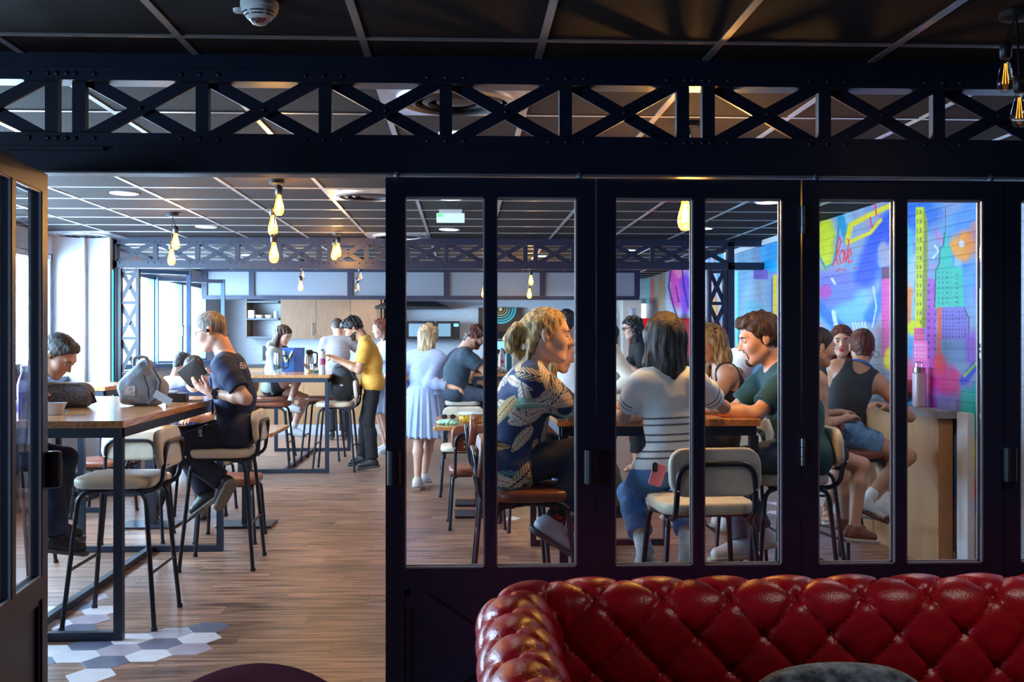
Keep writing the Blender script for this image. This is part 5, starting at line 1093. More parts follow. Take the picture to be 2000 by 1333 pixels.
    # hair
    if hair:
        hk,hc=hair[0],hair[1]; m=H_[hc](); L=[]; dsp=strands(.0022,130,5,0)
        def cap(o,c1=.015,low=-.075,k=.02):
            n1=hf*.80-hu*.60; cl=[(n1,(C@n1)+c1*hs),(-hu,-(C@hu)-low*hs)]; 
            return [ell(hpnt(-.014,0,.032),AX,((.099+o)*hs,(.077+o)*hs,(.088+o)*hs),k,clip=cl),seg(hpnt(-.045,0,-.02),hpnt(-.05,0,-.065),(.052+o*.5)*hs,(.045+o*.4)*hs,.03,clip=cl)]
        if hk=='buzz': L=cap(.0035,.018); dsp=strands(.0008,200,5,0)
        elif hk=='short': L=cap(.0065,.016)+[seg(hpnt(.050,-.03,.090),hpnt(.050,.03,.090),.020*hs,.020*hs,.03)]
        elif hk=='messy': L=cap(.010,.016)+[ell(hpnt(.02,0,.10),AX,(.075*hs,.065*hs,.030*hs),.03),ell(hpnt(.075,.01,.088),AX,(.028*hs,.045*hs,.024*hs),.02)]; dsp=strands(.0065,75,5,0)
        elif hk=='curly': L=cap(.016,.02,-.05)+[ell(hpnt(.055,0,.085),AX,(.05*hs,.06*hs,.035*hs),.03)]; dsp=strands(.008,85,5,0)
        elif hk in('long','longback','bob'):
            dn={'long':.42,'longback':.40,'bob':.17}[hk]; dn=hair[2] if len(hair)>2 else dn
            L=cap(.012,.022,-.13,.03); bk=-hf0 if False else -ft
            base=hpnt(-.055,0,.0)
            L+=[seg(base,base-up*dn*.5*s+bk*.035,.066*hs,.062*hs,.05,fl=(rs,1.28)),seg(base-up*dn*.5*s+bk*.035,base-up*dn*s+bk*.035+ft*.0,.058*hs,.036*hs,.04,fl=(rs,1.45))]
            for e in(-1,1): L+=[seg(hpnt(-.01,e*.070,.02),hpnt(-.02,e*.082,-.12),.026*hs,.030*hs,.03),seg(hpnt(-.02,e*.082,-.12),hpnt(-.02,e*.075,-.12)-up*(dn*.55)*s+ft*.015,.028*hs,.016*hs,.03)]
            if hk=='bob': L+=[seg(hpnt(.075,-.03,.07),hpnt(.080,.03,.065),.018*hs,.016*hs,.02)]
            dsp=strands(.0045,95,5,1)
        elif hk=='curlylong':
            L=cap(.02,.022,-.12,.03); base=hpnt(-.05,0,.0); L+=[seg(base,base-up*.22*s-ft*.02,.08*hs,.062*hs,.05,fl=(rs,1.3))]
            for e in(-1,1): L+=[seg(hpnt(-.01,e*.075,.02),hpnt(.0,e*.085,-.17),.03*hs,.032*hs,.03)]
            dsp=strands(.008,80,5,0)
        elif hk=='bun': L=cap(.007,.018,-.08)+[ell(hpnt(-.125,0,.02),AX,(.036*hs,.036*hs,.036*hs),.02)]; dsp=strands(.002,120,5,0)
        elif hk=='manbun':
            L=cap(.005,.019,-.085); bp=hpnt(-.128,0,.015); q0=bp
            L+=[seg(hpnt(-.09,0,.03),bp,.04*hs,.025*hs,.02),ell(bp+(-hf*.012),AX,(.032,.034,.032),.02),seg(bp-hf*.005,bp-hu*.055-hf*.035,.028,.036,.03),seg(bp-hu*.055-hf*.035,bp-up*.125-hf*.005,.036,.022,.03),seg(bp-hu*.03-hf*.02,bp-up*.09-hf*.045,.026,.018,.03),seg(hpnt(-.07,.05,-.05),hpnt(-.085,.05,-.11),.022,.012,.03),seg(hpnt(.005,.07,.01),hpnt(.012,.078,-.03),.012,.005,.02),seg(hpnt(.005,-.07,.01),hpnt(.012,-.078,-.03),.012,.005,.02)]
            dsp=strands(.0045,80,5,0)
        P,f=surf(L,min(q*.75,.0075) if not qh else .0048,dsp); npmesh('hair',P,f,m,None,r)
        if hk=='manbun': MB().tube([bp+hf*.004+(hr_*math.cos(2*PI*k/10)+hu*math.sin(2*PI*k/10))*.023 for k in range(10)],.006,6,closed=True).build('hair_tie',M_dark,r,True)
    if beard:
        L=[]; go=beard=='goatee'; cl=[(hu,(C@hu)-(.080 if go else .052)*hs)]; u9=.004
        L.append(ell(hpnt(.066,0,-.102),AX,((.022+.006)*hs,(.026+.004)*hs,(.019+.008)*hs),.02,clip=cl))
        if not go:
            L.append(ell(hpnt(.028,0,-.032),AX,((.064+u9)*hs,(.058+u9)*hs,(.085+u9)*hs),.02,clip=cl))
            for e in(-1,1): L.append(seg(hpnt(-.008,e*.050,-.055),hpnt(.055,e*.018,-.102),(.017+u9)*hs,(.015+u9)*hs,.03,clip=cl))
        for e in(-1,1): L+=[seg(sp(0.002*e,-.0485,-.001),sp(e*.022,-.055,-.001),.0042*hs,.003*hs,.006)]
        if go:
            for e in(-1,1): L+=[seg(sp(e*.022,-.055,-.002),sp(e*.024,-.085,-.003),.003*hs,.005*hs,.006)]
        P,f=surf(L,.0055,strands(.0015,190,9,0)); npmesh('beard',P,f,H_[hair[1]](),None,r)
    return ctx
def leafprint(P,c):
    r=np.random.default_rng(5); u=(P-c['mid'])@c['rs']; d=(P-c['mid'])@c['f2']; v=(P-c['mid'])@c['s2']; side=np.arctan2(u,d)*.15
    # cylindrical coordinate, arms get their own
    U=side.copy(); Vv=v.copy()
    for e in(-1,1):
        dd=nrm(c['El'][e]-c['Sh'][e]); t=(P-c['Sh'][e])@dd; q=P-c['Sh'][e]-t[:,None]*dd; m=(np.linalg.norm(q,axis=1)<.085)&(t>.03)&(np.abs(u)>.15); b1=nrm(np.cross(dd,[.3,.2,1])); b2=np.cross(dd,b1)
        U[m]=np.arctan2(q@b1,q@b2)[m]*.065+2*e; Vv[m]=t[m]
    col=np.ones((len(P),3))*np.array([.012,.03,.11])
    pal=[((.80,.72,.62),(.50,.28,.10)),((.86,.80,.74),(.45,.16,.08)),((.85,.62,.30),(.35,.14,.04)),((.20,.50,.40),(.70,.78,.62)),((.82,.74,.66),(.30,.10,.06)),((.9,.84,.78),(.012,.03,.11))]
    for base in(0,2,-2):
        n=95 if base==0 else 16
        for _ in range(n):
            cu=base+r.uniform(-.5,.5)*(1 if base==0 else .45); cv=r.uniform(-.36,.30) if base==0 else r.uniform(0,.2); an=r.uniform(0,2*PI); L=r.uniform(.06,.125); w=L*r.uniform(.27,.38); A,B=pal[r.integers(len(pal))]
            x=(U-cu)*math.cos(an)+(Vv-cv)*math.sin(an); y=-(U-cu)*math.sin(an)+(Vv-cv)*math.cos(an); x=x+y*y*2
            xn=x/L; ww=w*np.clip(1-xn**2,0,1)**.7*(1-.3*xn); m=(np.abs(xn)<1)&(np.abs(y)<ww)
            fan=r.random()<.4; vein=np.abs(y)<.0028; st=(((x+np.abs(y)*1.3)/.017)%1)<(.45 if fan else .22)
            cc=np.where((vein|st)[:,None],np.array(B if not fan else (.012,.03,.11)),np.array(A)); sh=(1-.35*(np.abs(y)/(w+1e-6)))[:,None]
            mm=m&~(st&fan&(np.abs(y)>ww*.25)); col[mm]=(cc*sh)[mm]
    return col
def print_text(txt,size,ctx,pos,right,upv,mats,name='print',col_split=None):
    """flat lettering wrapped on the garment"""
    cu=bpy.data.curves.new('t','FONT'); cu.body=txt; cu.size=size; cu.align_x='CENTER'; o=bpy.data.objects.new('t',cu); COL.objects.link(o)
    dg=bpy.context.evaluated_depsgraph_get(); me=bpy.data.meshes.new_from_object(o.evaluated_get(dg)); bpy.data.objects.remove(o)
    sh=ctx['shirt'] if 'tgt' not in ctx else ctx['tgt']; right=Vector(right).normalized(); upv=Vector(upv).normalized(); n=right.cross(upv)
    from mathutils.bvhtree import BVHTree
    bv=BVHTree.FromPolygons([v.co.copy() for v in sh.data.vertices],[tuple(p.vertices) for p in sh.data.polygons])
    for v in me.vertices:
        p=Vector(pos)+right*v.co.x+upv*v.co.y; h=bv.ray_cast(p+n*.3,-n); v.co=(h[0] if h[0] else p)+n*.003
    me.materials.clear(); me.materials.append(mats); q=bpy.data.objects.new(name,me); COL.objects.link(q); q.parent=ctx['root']; return q
# ================================================================ THE PEOPLE IN THE PHOTO
def Wn(px,py,Y): return np.array(W(px,py,Y))
C_navy=cloth('navy_tee',(.008,.018,.065)); C_navyp=cloth('navy_work_trousers',(.008,.012,.035)); C_blk=cloth('black_cloth',(.010,.010,.014)); C_jean=cloth('blue_denim',(.09,.23,.50),.25); C_jean2=cloth('pale_denim',(.13,.26,.44),.3)
C_dkj=cloth('dark_denim',(.015,.03,.075),.2); C_yel=cloth('mustard_cotton',(.78,.43,.07),.05); C_grey=cloth('grey_cotton',(.28,.28,.31)); C_sky=cloth('pale_blue_cotton',(.33,.42,.66),.06); C_whi=cloth('white_cotton',(.66,.68,.74),.04); C_sl=cloth('slate_cotton',(.045,.075,.11)); C_grn=cloth('dark_green_cotton',(.006,.055,.065)); C_crm=cloth('cream_knit',(.60,.56,.46),.06); C_olv=cloth('olive_cotton',(.09,.085,.04)); C_sage=cloth('sage_hoodie_cotton',(.33,.38,.35)); C_char=cloth('charcoal_rib',(.025,.028,.034)); C_gj=cloth('grey_blue_trousers',(.07,.095,.14),.15)
M_haw=mat('leaf_print_cotton',(1,1,1),.75,vc=True,bump=.06,bscale=220); M_str=mat('striped_knit',(1,1,1),.85,vc=True,bump=.06,bscale=220)
S_wh=mat('white_shoe_leather',(.66,.68,.72),.45,noise=.05); S_bk=mat('black_shoe',(.015,.015,.018),.5); S_rub=mat('grey_rubber',(.20,.20,.17),.8,noise=.3,nscale=60); S_off=mat('offwhite_rubber',(.5,.48,.42),.7); S_gry=mat('grey_sneaker',(.30,.34,.42),.5,noise=.1); S_dk=mat('dark_rubber',(.05,.055,.07),.6); S_gold=mat('gold_strap',(.45,.33,.2),.4,.5)
GP='people in the canteen'
# man with the tablet
p=person('man in a navy t-shirt and lanyard on a cream stool holding a black tablet',GP,(-1.45,7.02,.85),180,lean=9,hp=20,ha=181,headfwd=.045,S_=1.0,skint='light',hl=Wn(414,768,6.84),hrd=Wn(428,748,7.12),
  fl=Wn(436,940,6.88),fr=Wn(402,962,7.14),footL=V3(-.45,.42,-.78),footR=V3(-.8,.1,-.6),kpl=V3(-1,0,.5),kpr=V3(-1,0,.3),top=('tshirt',C_navy),bottom=('pants',C_navyp),shoe=('dark',S_bk,S_rub),hair=('buzz','grey'),q=.0085,qh=.0042,
  handdir={-1:V3(-1,0,.45),1:V3(-.9,-.25,.15)},palm={-1:V3(.25,.6,.7),1:V3(.1,-.7,.6)},curl={-1:22,1:30},sleeve=.62)
r=p['root']; hp_=p['hp']; gl=MB()
for e in(-1,1): gl.tube([hp_(.102,e*.031+.021*math.cos(2*PI*k/12),.001+.015*math.sin(2*PI*k/12)) for k in range(12)],.0016,5,closed=True).tube([hp_(.100,e*.052,.006),hp_(.09,e*.070,.008),hp_(.0,e*.084,.010)],.0018,5)
gl.tube([hp_(.103,-.010,.006),hp_(.103,.010,.006)],.0016,5); gl.build('glasses',M_dark,r,True)
MB().ball(hp_(-.002,-.092,-.002),.0125,8,6).build('earbud',M_dark,r,True)
BLUEL=cloth('blue_lanyard_band',(.02,.14,.50)); n_=p['N']
MB().tube([n_-p['f2']*.055+p['rs']*.03+p['s2']*.01,n_+p['rs']*-.064+p['s2']*.018,n_+p['f2']*.055-p['rs']*.055-p['s2']*.03,n_+p['f2']*.128-p['rs']*.02-p['s2']*.13,n_+p['f2']*.145-p['s2']*.25,n_+p['f2']*.165-p['s2']*.36],.0065,6).build('lanyard',BLUEL,r,True)
wv=nrm(p['Wr'][-1]-p['El'][-1]); wc=p['Wr'][-1]-wv*.035; x,y,z=frame_of(wv)
MB().tube([Vector(wc)+(x*math.cos(2*PI*k/12)+y*math.sin(2*PI*k/12))*.031 for k in range(12)],.007,6,closed=True).build('watch_strap',M_dark,r,True)
MB().lathe([(0,-.006),(.021,-.006),(.021,.006),(0,.006)],16,T(*(wc+V3(-.004,-.034,.004)))@RX(80)).build('watch',M_dark,r,True)
lt=mat('white_print',(.8,.82,.85),.6); lr=mat('red_print',(.7,.03,.03),.6)
bk=p['N']-p['s2']*.115-p['f2']*.12; rr_=V3(0,1,0)
for tx,dx,m in(('cEV',-.075,lt),('A',-.010,lr)): print_text(tx,.062,p,bk+V3(.0,dx,0),V3(-.45,-.9,0) if 0 else V3(.35,.94,0),p['s2'],m)
p2c=dict(p); p2c['tgt']=p['trousers']; print_text('cev',.05,p2c,Wn(384,846,6.80),V3(.3,0,-.95),V3(.95,0,.3),lt,name='leg_print')
# belt
P_b,f_b=surf([seg(p['hip']+p['s1']*.07,p['hip']+p['s1']*.11,.125,.125,.01,fl=(p['rt'],1.22),clip=[(p['s1'],(p['hip']+p['s1']*.115)@p['s1']),(-p['s1'],-(p['hip']+p['s1']*.075)@p['s1'])])],.007)
npmesh('belt',P_b,f_b,mat('brown_belt',(.06,.03,.015),.5),None,r)
c0=Wn(376,727,6.93)
tbm=thing('tablet','black tablet held up in the hands of the man in navy','tablet',tuple(c0),0); zz=Vector((-.30,-.85,-.42)).normalized(); xx=(Vector((.80,-.1,.62))-zz*zz.dot(Vector((.80,-.1,.62)))).normalized(); yy=zz.cross(xx); Mx=Matrix(((yy.x,xx.x,-zz.x,0),(yy.y,xx.y,-zz.y,0),(yy.z,xx.z,-zz.z,0),(0,0,0,1)))
MB().pad(.125,.19,.010,.012,.004,Mx@T(0,0,-.01),n=4).build('case',mat('tablet_case',(.008,.008,.010),.55),tbm,True); MB().pad(.11,.172,.001,.006,.0003,Mx@T(0,0,.0003)).build('screen',mat('dark_screen',(.01,.012,.016),.08),tbm)
# man at the far left
p=person('man with short dark hair and stubble bent over the left end of the long table',GP,(-2.74,6.28,.84),0,lean=31,hp=38,ha=-12,headfwd=.08,S_=1.0,skint='light',hl=(-2.36,6.52,1.105),hrd=(-2.42,6.02,1.105),fl=(-2.42,6.50,.36),fr=(-2.28,6.15,.34),top=('sweater',C_blk),sleeve=1.85,bottom=('pants',C_dkj),shoe=('dark',S_bk,S_dk),hair=('short','salt'),beard='full' if 0 else None,q=.0095,qh=.0045)
p=person('man seen from behind in a white shirt sitting low near the far lattice post',GP,(-3.18,11.72,.53),62,lean=14,hp=22,ha=50,skint='light',hl=(-3.0,12.15,.78),hrd=(-2.85,12.0,.78),fl=(-3.05,12.2,.09),fr=(-2.8,12.05,.09),top=('tshirt',C_whi),bottom=('pants',C_dkj),shoe=('dark',S_bk,S_dk),hair=('short','salt'),q=.014,qh=.008,brow=False)
p=person('man in a dark t-shirt with blue lanyard facing the doors beyond the tablet',GP,(-2.30,9.35,.53),-80,lean=10,hp=24,skint='tan',hl=(-2.20,8.85,.80),hrd=(-2.42,8.85,.80),fl=(-2.1,8.8,.09),fr=(-2.5,8.8,.09),top=('tshirt',C_navy),bottom=('pants',C_blk),shoe=('dark',S_bk,S_dk),hair=('short','black'),beard='full',q=.013,qh=.007,sc=1.0)
n_=p['N']; MB().tube([n_-p['rs']*.06+p['f2']*.03,n_-p['rs']*.04+p['f2']*.12-p['s2']*.12,n_+p['f2']*.145-p['s2']*.28,n_+p['rs']*.04+p['f2']*.12-p['s2']*.12,n_+p['rs']*.06+p['f2']*.03],.007,6).build('lanyard',BLUEL,p['root'],True)
p=person('woman in a sage hoodie with shoulder-length dark hair at the middle table',GP,(-2.30,13.1,.85),-14,lean=7,hp=22,ha=-28,fem=True,S_=.97,skint='light',hl=(-1.98,13.25,1.11),hrd=(-2.02,12.92,1.12),fl=(-2.06,13.12,.36),fr=Wn(566,790,12.95),kpr=V3(1,0,.6),top=('hoodie',C_sage),sleeve=1.8,bottom=('shorts',C_char,.30),shoe=('sock',S_wh,S_off),hair=('bob','brown',.20),q=.012,qh=.007)
p=person('man in a grey t-shirt seen from behind leaning over the kitchen counter',GP,(WX(660,15.45),15.45,.97),98,lean=16,hp=38,S_=1.03,skint='light',hl=(WX(655,15.9),15.9,1.1),hrd=(WX(690,15.8),15.85,1.1),epr=V3(1,-.2,-.3),epl=V3(-1,-.2,-.3),top=('tshirt',C_grey),bottom=('pants',C_blk),shoe=('dark',S_bk,S_dk),hair=('short','dark'),q=.015,qh=.009,brow=False,build=1.03)
p=person('man in a mustard yellow polo shirt with curly black hair',GP,(-1.0,12.02,.945),180,lean=11,hp=36,headfwd=.05,S_=1.0,skint='tan',hl=Wn(662,706,11.86),hrd=Wn(655,700,12.1),fl=(-1.0,11.86,.085),fr=(-1.13,12.12,.085),top=('polo',C_yel),sleeve=.60,bottom=('pants',C_blk),shoe=('dark',S_bk,S_dk),hair=('curly','black'),beard='full',q=.010,qh=.006,curl=45)
p=person('woman hidden behind the yellow polo in a long pale blue dress',GP,(WX(757,13.6),13.7,.90),200,lean=4,fem=True,skint='light',top=('dress',C_sky),bottom=None,shoe=('low',S_wh,S_off),hair=('long','red'),q=.016,qh=.01,S_=1.0,brow=False)
p=person('woman with long blond hair in a pale blue gathered dress seen from behind',GP,(WX(829,10.4),10.4,.86),72,lean=3,fem=True,S_=.92,hp=12,ha=42,skint='light',hl=(WX(800,10.6),10.55,.98),hrd=Wn(884,757,10.25),fl=(WX(815,10.2),10.3,.085),fr=(WX(828,10.6),10.55,.085),kpr=V3(.5,1,0),top=('dress',C_sky),sleeve=1.75,bottom=None,shoe=('low',S_wh,S_off),hair=('longback','ash',.42),q=.010,qh=.006,build=1.05,epr=V3(-.2,-.4,-1))
p=person('man in a slate t-shirt with dark red-brown hair at the far table',GP,(-.12,12.1,.85),8,lean=18,hp=32,skint='tan',hl=(.27,12.25,1.28),hrd=(.26,11.98,1.33),epr=V3(.25,-.2,-1),epl=V3(.2,.3,-1),fl=(.25,12.2,.4),fr=(.28,12.0,.4),top=('loose',C_sl),sleeve=.55,bottom=('pants',C_gj),shoe=('dark',S_bk,S_dk),hair=('curly','red'),beard='full',q=.011,qh=.006,curl=55,build=1.08,handdir={1:V3(.1,.1,1),-1:V3(.1,-.1,1)},palm={1:V3(-1,0,0),-1:V3(-1,0,0)})
p=person('man with cropped grey-brown hair bent low behind the man in the slate t-shirt',GP,(-.22,13.2,.85),5,lean=24,hp=35,skint='fair',hl=(.3,13.4,1.1),hrd=(.3,13.05,1.1),fl=(.2,13.3,.4),fr=(.2,13.1,.4),top=('tshirt',C_navy),bottom=('pants',C_blk),shoe=('dark',S_bk,S_dk),hair=('short','salt'),q=.014,qh=.008,brow=False)
p=person('blond man with a tied-back bun in a navy leaf print shirt on a brown stool',GP,(.215,5.14,.835),0,lean=15,hp=3,S_=1.0,sc=1.07,ha=-3,neckh=.05,skint='fair',headfwd=.03,build=1.06,hrd=(.66,5.30,1.115),hl=(.74,5.60,1.115),epr=V3(.1,-.7,-.7),fl=Wn(1116,1045,5.10),fr=Wn(1078,1020,4.97),footL=V3(.80,0,-.55),footR=V3(.80,-.1,-.5),kpl=V3(1,0,.3),kpr=V3(1,0,.3),top=('hawaii',M_haw),sleeve=.72,bottom=('crop',C_navyp),shoe=('grey',S_gry,S_dk),hair=('manbun','blond'),q=.0085,qh=.0042,extra={'sock':mat('black_socks_with_red_clouds',(.01,.01,.012),.85,noise=.01,nscale=34,col2=(.65,.04,.09))})
cr_=MT['black_socks_with_red_clouds'].node_tree.nodes['Color Ramp'].color_ramp.elements; cr_[0].position=.56; cr_[1].position=.58
p=person('woman with long dark blond hair leaning on the right table beyond the leaf print shirt',GP,(.26,6.50,.84),-4,lean=30,hp=16,fem=True,S_=.94,neckh=.05,skint='light',hrd=(.78,6.32,1.10),hl=(.82,6.72,1.10),fl=(.70,6.6,.40),fr=(.62,6.35,.42),top=('camisole',C_char),bottom=('pants',C_blk),shoe=('sandal',S_gold,S_off),hair=('long','ash'),q=.011,qh=.006)
p=person('dark-haired man in a pale t-shirt seen from behind beyond the right table',GP,(WX(1112,9.4),9.4,.94),96,lean=8,hp=8,skint='tan',S_=.97,top=('tshirt',C_whi),bottom=('pants',C_jean),shoe=('low',S_wh,S_off),hair=('short','black'),q=.013,qh=.008,brow=False)
p=person('woman in a cream jumper and wide olive trousers mostly behind the door stiles',GP,(WX(1196,8.8),8.8,.90),180,lean=4,fem=True,skint='tan',hl=(WX(1180,8.6),8.6,1.0),fl=(WX(1200,8.75),8.72,.085),fr=(WX(1186,8.95),8.95,.085),top=('sweater',C_crm),sleeve=1.9,bottom=('wide',C_olv),shoe=('dark',S_bk,S_dk),hair=('bob','dark'),q=.012,qh=.008)
p=person('woman with glasses and wavy black hair in a black top standing beside the red fridge',GP,(WX(1252,11.8),11.8,.90),186,lean=4,fem=True,S_=.99,hp=12,skint='light',hl=Wn(1214,706,11.6),hrd=Wn(1214,704,11.9),fl=(WX(1243,11.7),11.7,.085),fr=(WX(1262,12.0),12.0,.085),top=('tshirt',C_blk),sleeve=.7,bottom=('cuffed',C_blk),shoe=('sandal',S_gold,S_off),hair=('curlylong','black'),q=.011,qh=.006,build=1.06)
hp_=p['hp']; gl=MB()
for e in(-1,1): gl.tube([hp_(.100,e*.031+.024*math.cos(2*PI*k/12),.001+.018*math.sin(2*PI*k/12)) for k in range(12)],.003,5,closed=True).tube([hp_(.100,e*.054,.006),hp_(.0,e*.084,.010)],.003,5)
gl.build('glasses',M_dark,p['root'],True)
ps=person('woman with long straight dark hair in a white and navy striped top seen from behind',GP,(.955,4.93,.835),94,lean=5,hp=8,fem=True,S_=.94,sc=1.06,neckh=.055,build=.90,ha=100,skint='light',hl=(.95,5.31,1.11),hrd=(1.16,5.36,1.11),epl=V3(-1,.2,-.9),epr=V3(1,-.2,-.4),fl=(.85,4.99,.455),fr=(1.05,4.99,.47),kpl=V3(-.12,1,.2),kpr=V3(.12,1,.2),footL=V3(-.05,1,-.35),footR=V3(.1,1,-.35),top=('striped',M_str,.02),sleeve=.52,bottom=('cuffed',C_jean),shoe=('high',mat('canvas_white',(.58,.62,.60),.7),S_off),hair=('longback','dark',.57),q=.0085,qh=.005,brow=False)
ph=thing('phone','pink-cased phone in the back pocket of the striped-top woman','phone',(WX(1284,4.78),4.785,.845)); MB().pad(.060,.10,.010,.012,.003,RY(0)@RX(90)@RZ(-18)).build('case',mat('pink_case',(.85,.25,.35),.4),ph,True); MB().pad(.024,.045,.004,.010,.001,T(-.012,-.010,.035)@RX(90)).build('camera',M_dark,ph,True)
p=person('woman with blond-tipped brown hair in a black strappy top leaning on the right table',GP,(1.74,6.60,.84),176,lean=18,hp=14,ha=196,fem=True,S_=.95,neckh=.05,skint='tan',hl=(1.26,6.45,1.10),hrd=(1.28,6.8,1.10),fl=(1.40,6.5,.40),fr=(1.42,6.8,.40),top=('camisole',C_blk),bottom=('pants',C_blk),shoe=('stripe',S_wh,S_off),hair=('long','tips',.22),q=.010,qh=.006)
p=person('man in a white t-shirt stooping in front of the mural rack behind the bearded man',GP,(1.98,8.1,.88),4,lean=18,hp=15,skint='tan',hrd=(2.1,7.9,1.0),hl=(2.3,8.3,1.05),top=('tshirt',C_whi),bottom=('pants',C_dkj),shoe=('low',S_wh,S_off),hair=('short','dark'),q=.013,qh=.008,brow=False)
p=person('man with curly fringe and goatee in a dark green t-shirt at the right table',GP,(1.80,5.60,.835),180,lean=18,hp=12,ha=180,S_=1.0,sc=1.07,neckh=.05,headfwd=.04,build=1.04,skint='light',hl=(1.215,5.36,1.10),hrd=(1.22,5.72,1.10),epl=V3(.3,-.5,-.8),fl=(1.41,5.38,.43),fr=(1.56,5.58,.44),kpl=V3(-1,0,.35),kpr=V3(-1,0,.5),top=('tshirt',C_grn),sleeve=.66,bottom=('pants',C_gj),shoe=('sock',S_wh,S_off),hair=('messy','brown'),beard='goatee',q=.0085,qh=.0045)
p=person('woman with tied-back dark hair in profile wearing a black sleeveless top',GP,(1.94,6.22,.83),12,lean=12,hp=10,ha=5,fem=True,S_=.90,neckh=.05,sc=1.05,skint='tan',hrd=(2.24,6.2,.99),hl=(2.30,6.5,1.0),fl=(2.28,6.35,.36),fr=(2.25,6.1,.36),top=('tank',C_blk),bottom=('shorts',C_blk,.7),shoe=('low',mat('brown_shoe',(.16,.06,.035),.45),S_off),hair=('bun','dark'),q=.010,qh=.006)
x=p['hp'](-.01,.092,-.055); MB().tube([Vector(x)+Vector((math.cos(2*PI*k/12)*.017,0,math.sin(2*PI*k/12)*.017)) for k in range(12)],.0022,5,closed=True).build('earring',S_gold,p['root'],True)
p=person('woman with red lipstick and dark wavy hair looking at the camera by the mural',GP,(2.83,7.92,.85),-112,lean=8,hp=2,ha=-110,fem=True,S_=.88,sc=1.10,neckh=.06,skint='light',hrd=(2.46,7.72,1.24),hl=(2.60,7.52,1.0),epr=V3(-1,-.2,-.6),fl=(2.55,7.55,.10),fr=(2.44,7.62,.36),top=('sweater',cloth('teal_dark_top',(.01,.06,.075))),sleeve=.5,bottom=('shorts',C_blk,.8),shoe=('sandal',S_gold,S_off),hair=('long','red',.22),lips=True,q=.010,qh=.0042,curl=60,handdir={1:V3(-.1,-.3,1)})
pd=person('person with cropped red hair in a charcoal tank top and denim shorts',GP,(2.38,6.78,.845),28,lean=20,tw=48,sl=20,hp=12,ha=78,fem=True,S_=.95,neckh=.045,sc=1.04,skint='tan',hrd=(2.62,6.60,1.03),hl=(2.6,7.15,1.08),epr=V3(.8,-.3,-1),fl=Wn(1724,985,6.60),fr=Wn(1692,978,6.62),footL=V3(.8,-.25,-.35),footR=V3(.8,-.25,-.35),kpl=V3(1,.25,.25),kpr=V3(1,0,.25),top=('tank',C_char),bottom=('shorts',C_jean2,.52),shoe=('stripe',S_wh,mat('gum_rubber',(.12,.07,.05),.6)),hair=('short','red'),q=.009,qh=.005,build=1.07,brow=False)
b_=surf([seg(pd['hip']+pd['s1']*.075,pd['hip']+pd['s1']*.105,.127,.125,.01,fl=(pd['rt'],1.22),clip=[(pd['s1'],(pd['hip']+pd['s1']*.118)@pd['s1']),(-pd['s1'],-(pd['hip']+pd['s1']*.084)@pd['s1'])])],.007)
npmesh('belt',b_[0],b_[1],mat('dark_belt',(.02,.018,.018),.5),None,pd['root'])
x=pd['hp'](-.01,.092,-.055); MB().tube([Vector(x)+Vector((math.cos(2*PI*k/12)*.02,0,math.sin(2*PI*k/12)*.02)) for k in range(12)],.0025,5,closed=True).build('earring',S_gold,pd['root'],True)
n_=pd['N']; MB().tube([n_+pd['rs']*.075*math.cos(t)+pd['f2']*.07*math.sin(t)+pd['s2']*.006 for t in np.linspace(PI*1.0,PI*2.0,9)],.007,6).build('lanyard',BLUEL,pd['root'],True)
# ================================================================ THINGS ON THE TABLES
def soft(name,label,cat,prims,m,h=.008,amp=.004,fr=30,loc=None,group=None,child='fabric_body'):
    t=thing(name,label,cat,(0,0,0),0,group); P,f=surf(prims,h,wrinkle(amp,fr,len(label)) if amp else None); npmesh(child,P,f,m,None,t); return t
M_gf=mat('grey_heather_fabric',(.20,.23,.28),.9,noise=.35,nscale=70,bump=.15,bscale=300); M_gf2=mat('pale_grey_fabric',(.38,.43,.50),.9,noise=.15,nscale=50,bump=.15,bscale=300)
ZT1=1.062
X,Y=WX(133,6.30),6.30
t=soft('wash_bag','grey heather lunch pouch with black base on the left high table','bag',[seg((X-.085,Y,ZT1+.075),(X+.085,Y,ZT1+.075),.068,.066,.03,fl=(V3(0,1,0),.95)),seg((X-.09,Y,ZT1+.045),(X+.09,Y,ZT1+.045),.045,.045,.03)],M_gf,.006,.002)
P,f=surf([seg((X-.088,Y,ZT1+.047),(X+.088,Y,ZT1+.047),.049,.049,.03,clip=[(V3(0,0,1),ZT1+.048)])],.006); npmesh('black_base',P,f,mat('black_nylon',(.012,.012,.016),.6),None,t)
MB().tube([(X-.13,Y-.03,ZT1+.105),(X-.06,Y-.058,ZT1+.128),(X+.07,Y-.058,ZT1+.128),(X+.12,Y-.02,ZT1+.115)],.003,5).build('zip',M_dark,t); MB().tube([(X+.115,Y-.02,ZT1+.11),(X+.15,Y-.03,ZT1+.07),(X+.16,Y-.01,ZT1+.03),(X+.12,Y,ZT1+.02)],.008,6).build('handle_loop',MT['black_nylon'],t,True)
X,Y=WX(282,6.45),6.45
t=soft('backpack','slumped pale grey fabric backpack with white patch on the left high table','backpack',[ell((X-.015,Y,ZT1+.095),np.eye(3),(.135,.09,.088),.05),seg((X-.03,Y,ZT1+.12),(X+.0,Y+.01,ZT1+.235),.075,.040,.06,fl=(V3(1,0,0),1.3)),seg((X-.10,Y-.03,ZT1+.035),(X+.09,Y-.03,ZT1+.035),.033,.033,.03),ell((X+.07,Y,ZT1+.09),np.eye(3),(.07,.07,.08),.04)],M_gf2,.006,.006,26)
MB().tube(fillet([(X-.05,Y-.035,ZT1+.235),(X-.045,Y-.05,ZT1+.285),(X+.03,Y-.05,ZT1+.285),(X+.035,Y-.035,ZT1+.235)],.03),.010).build('top_handle',M_gf2,t,True)
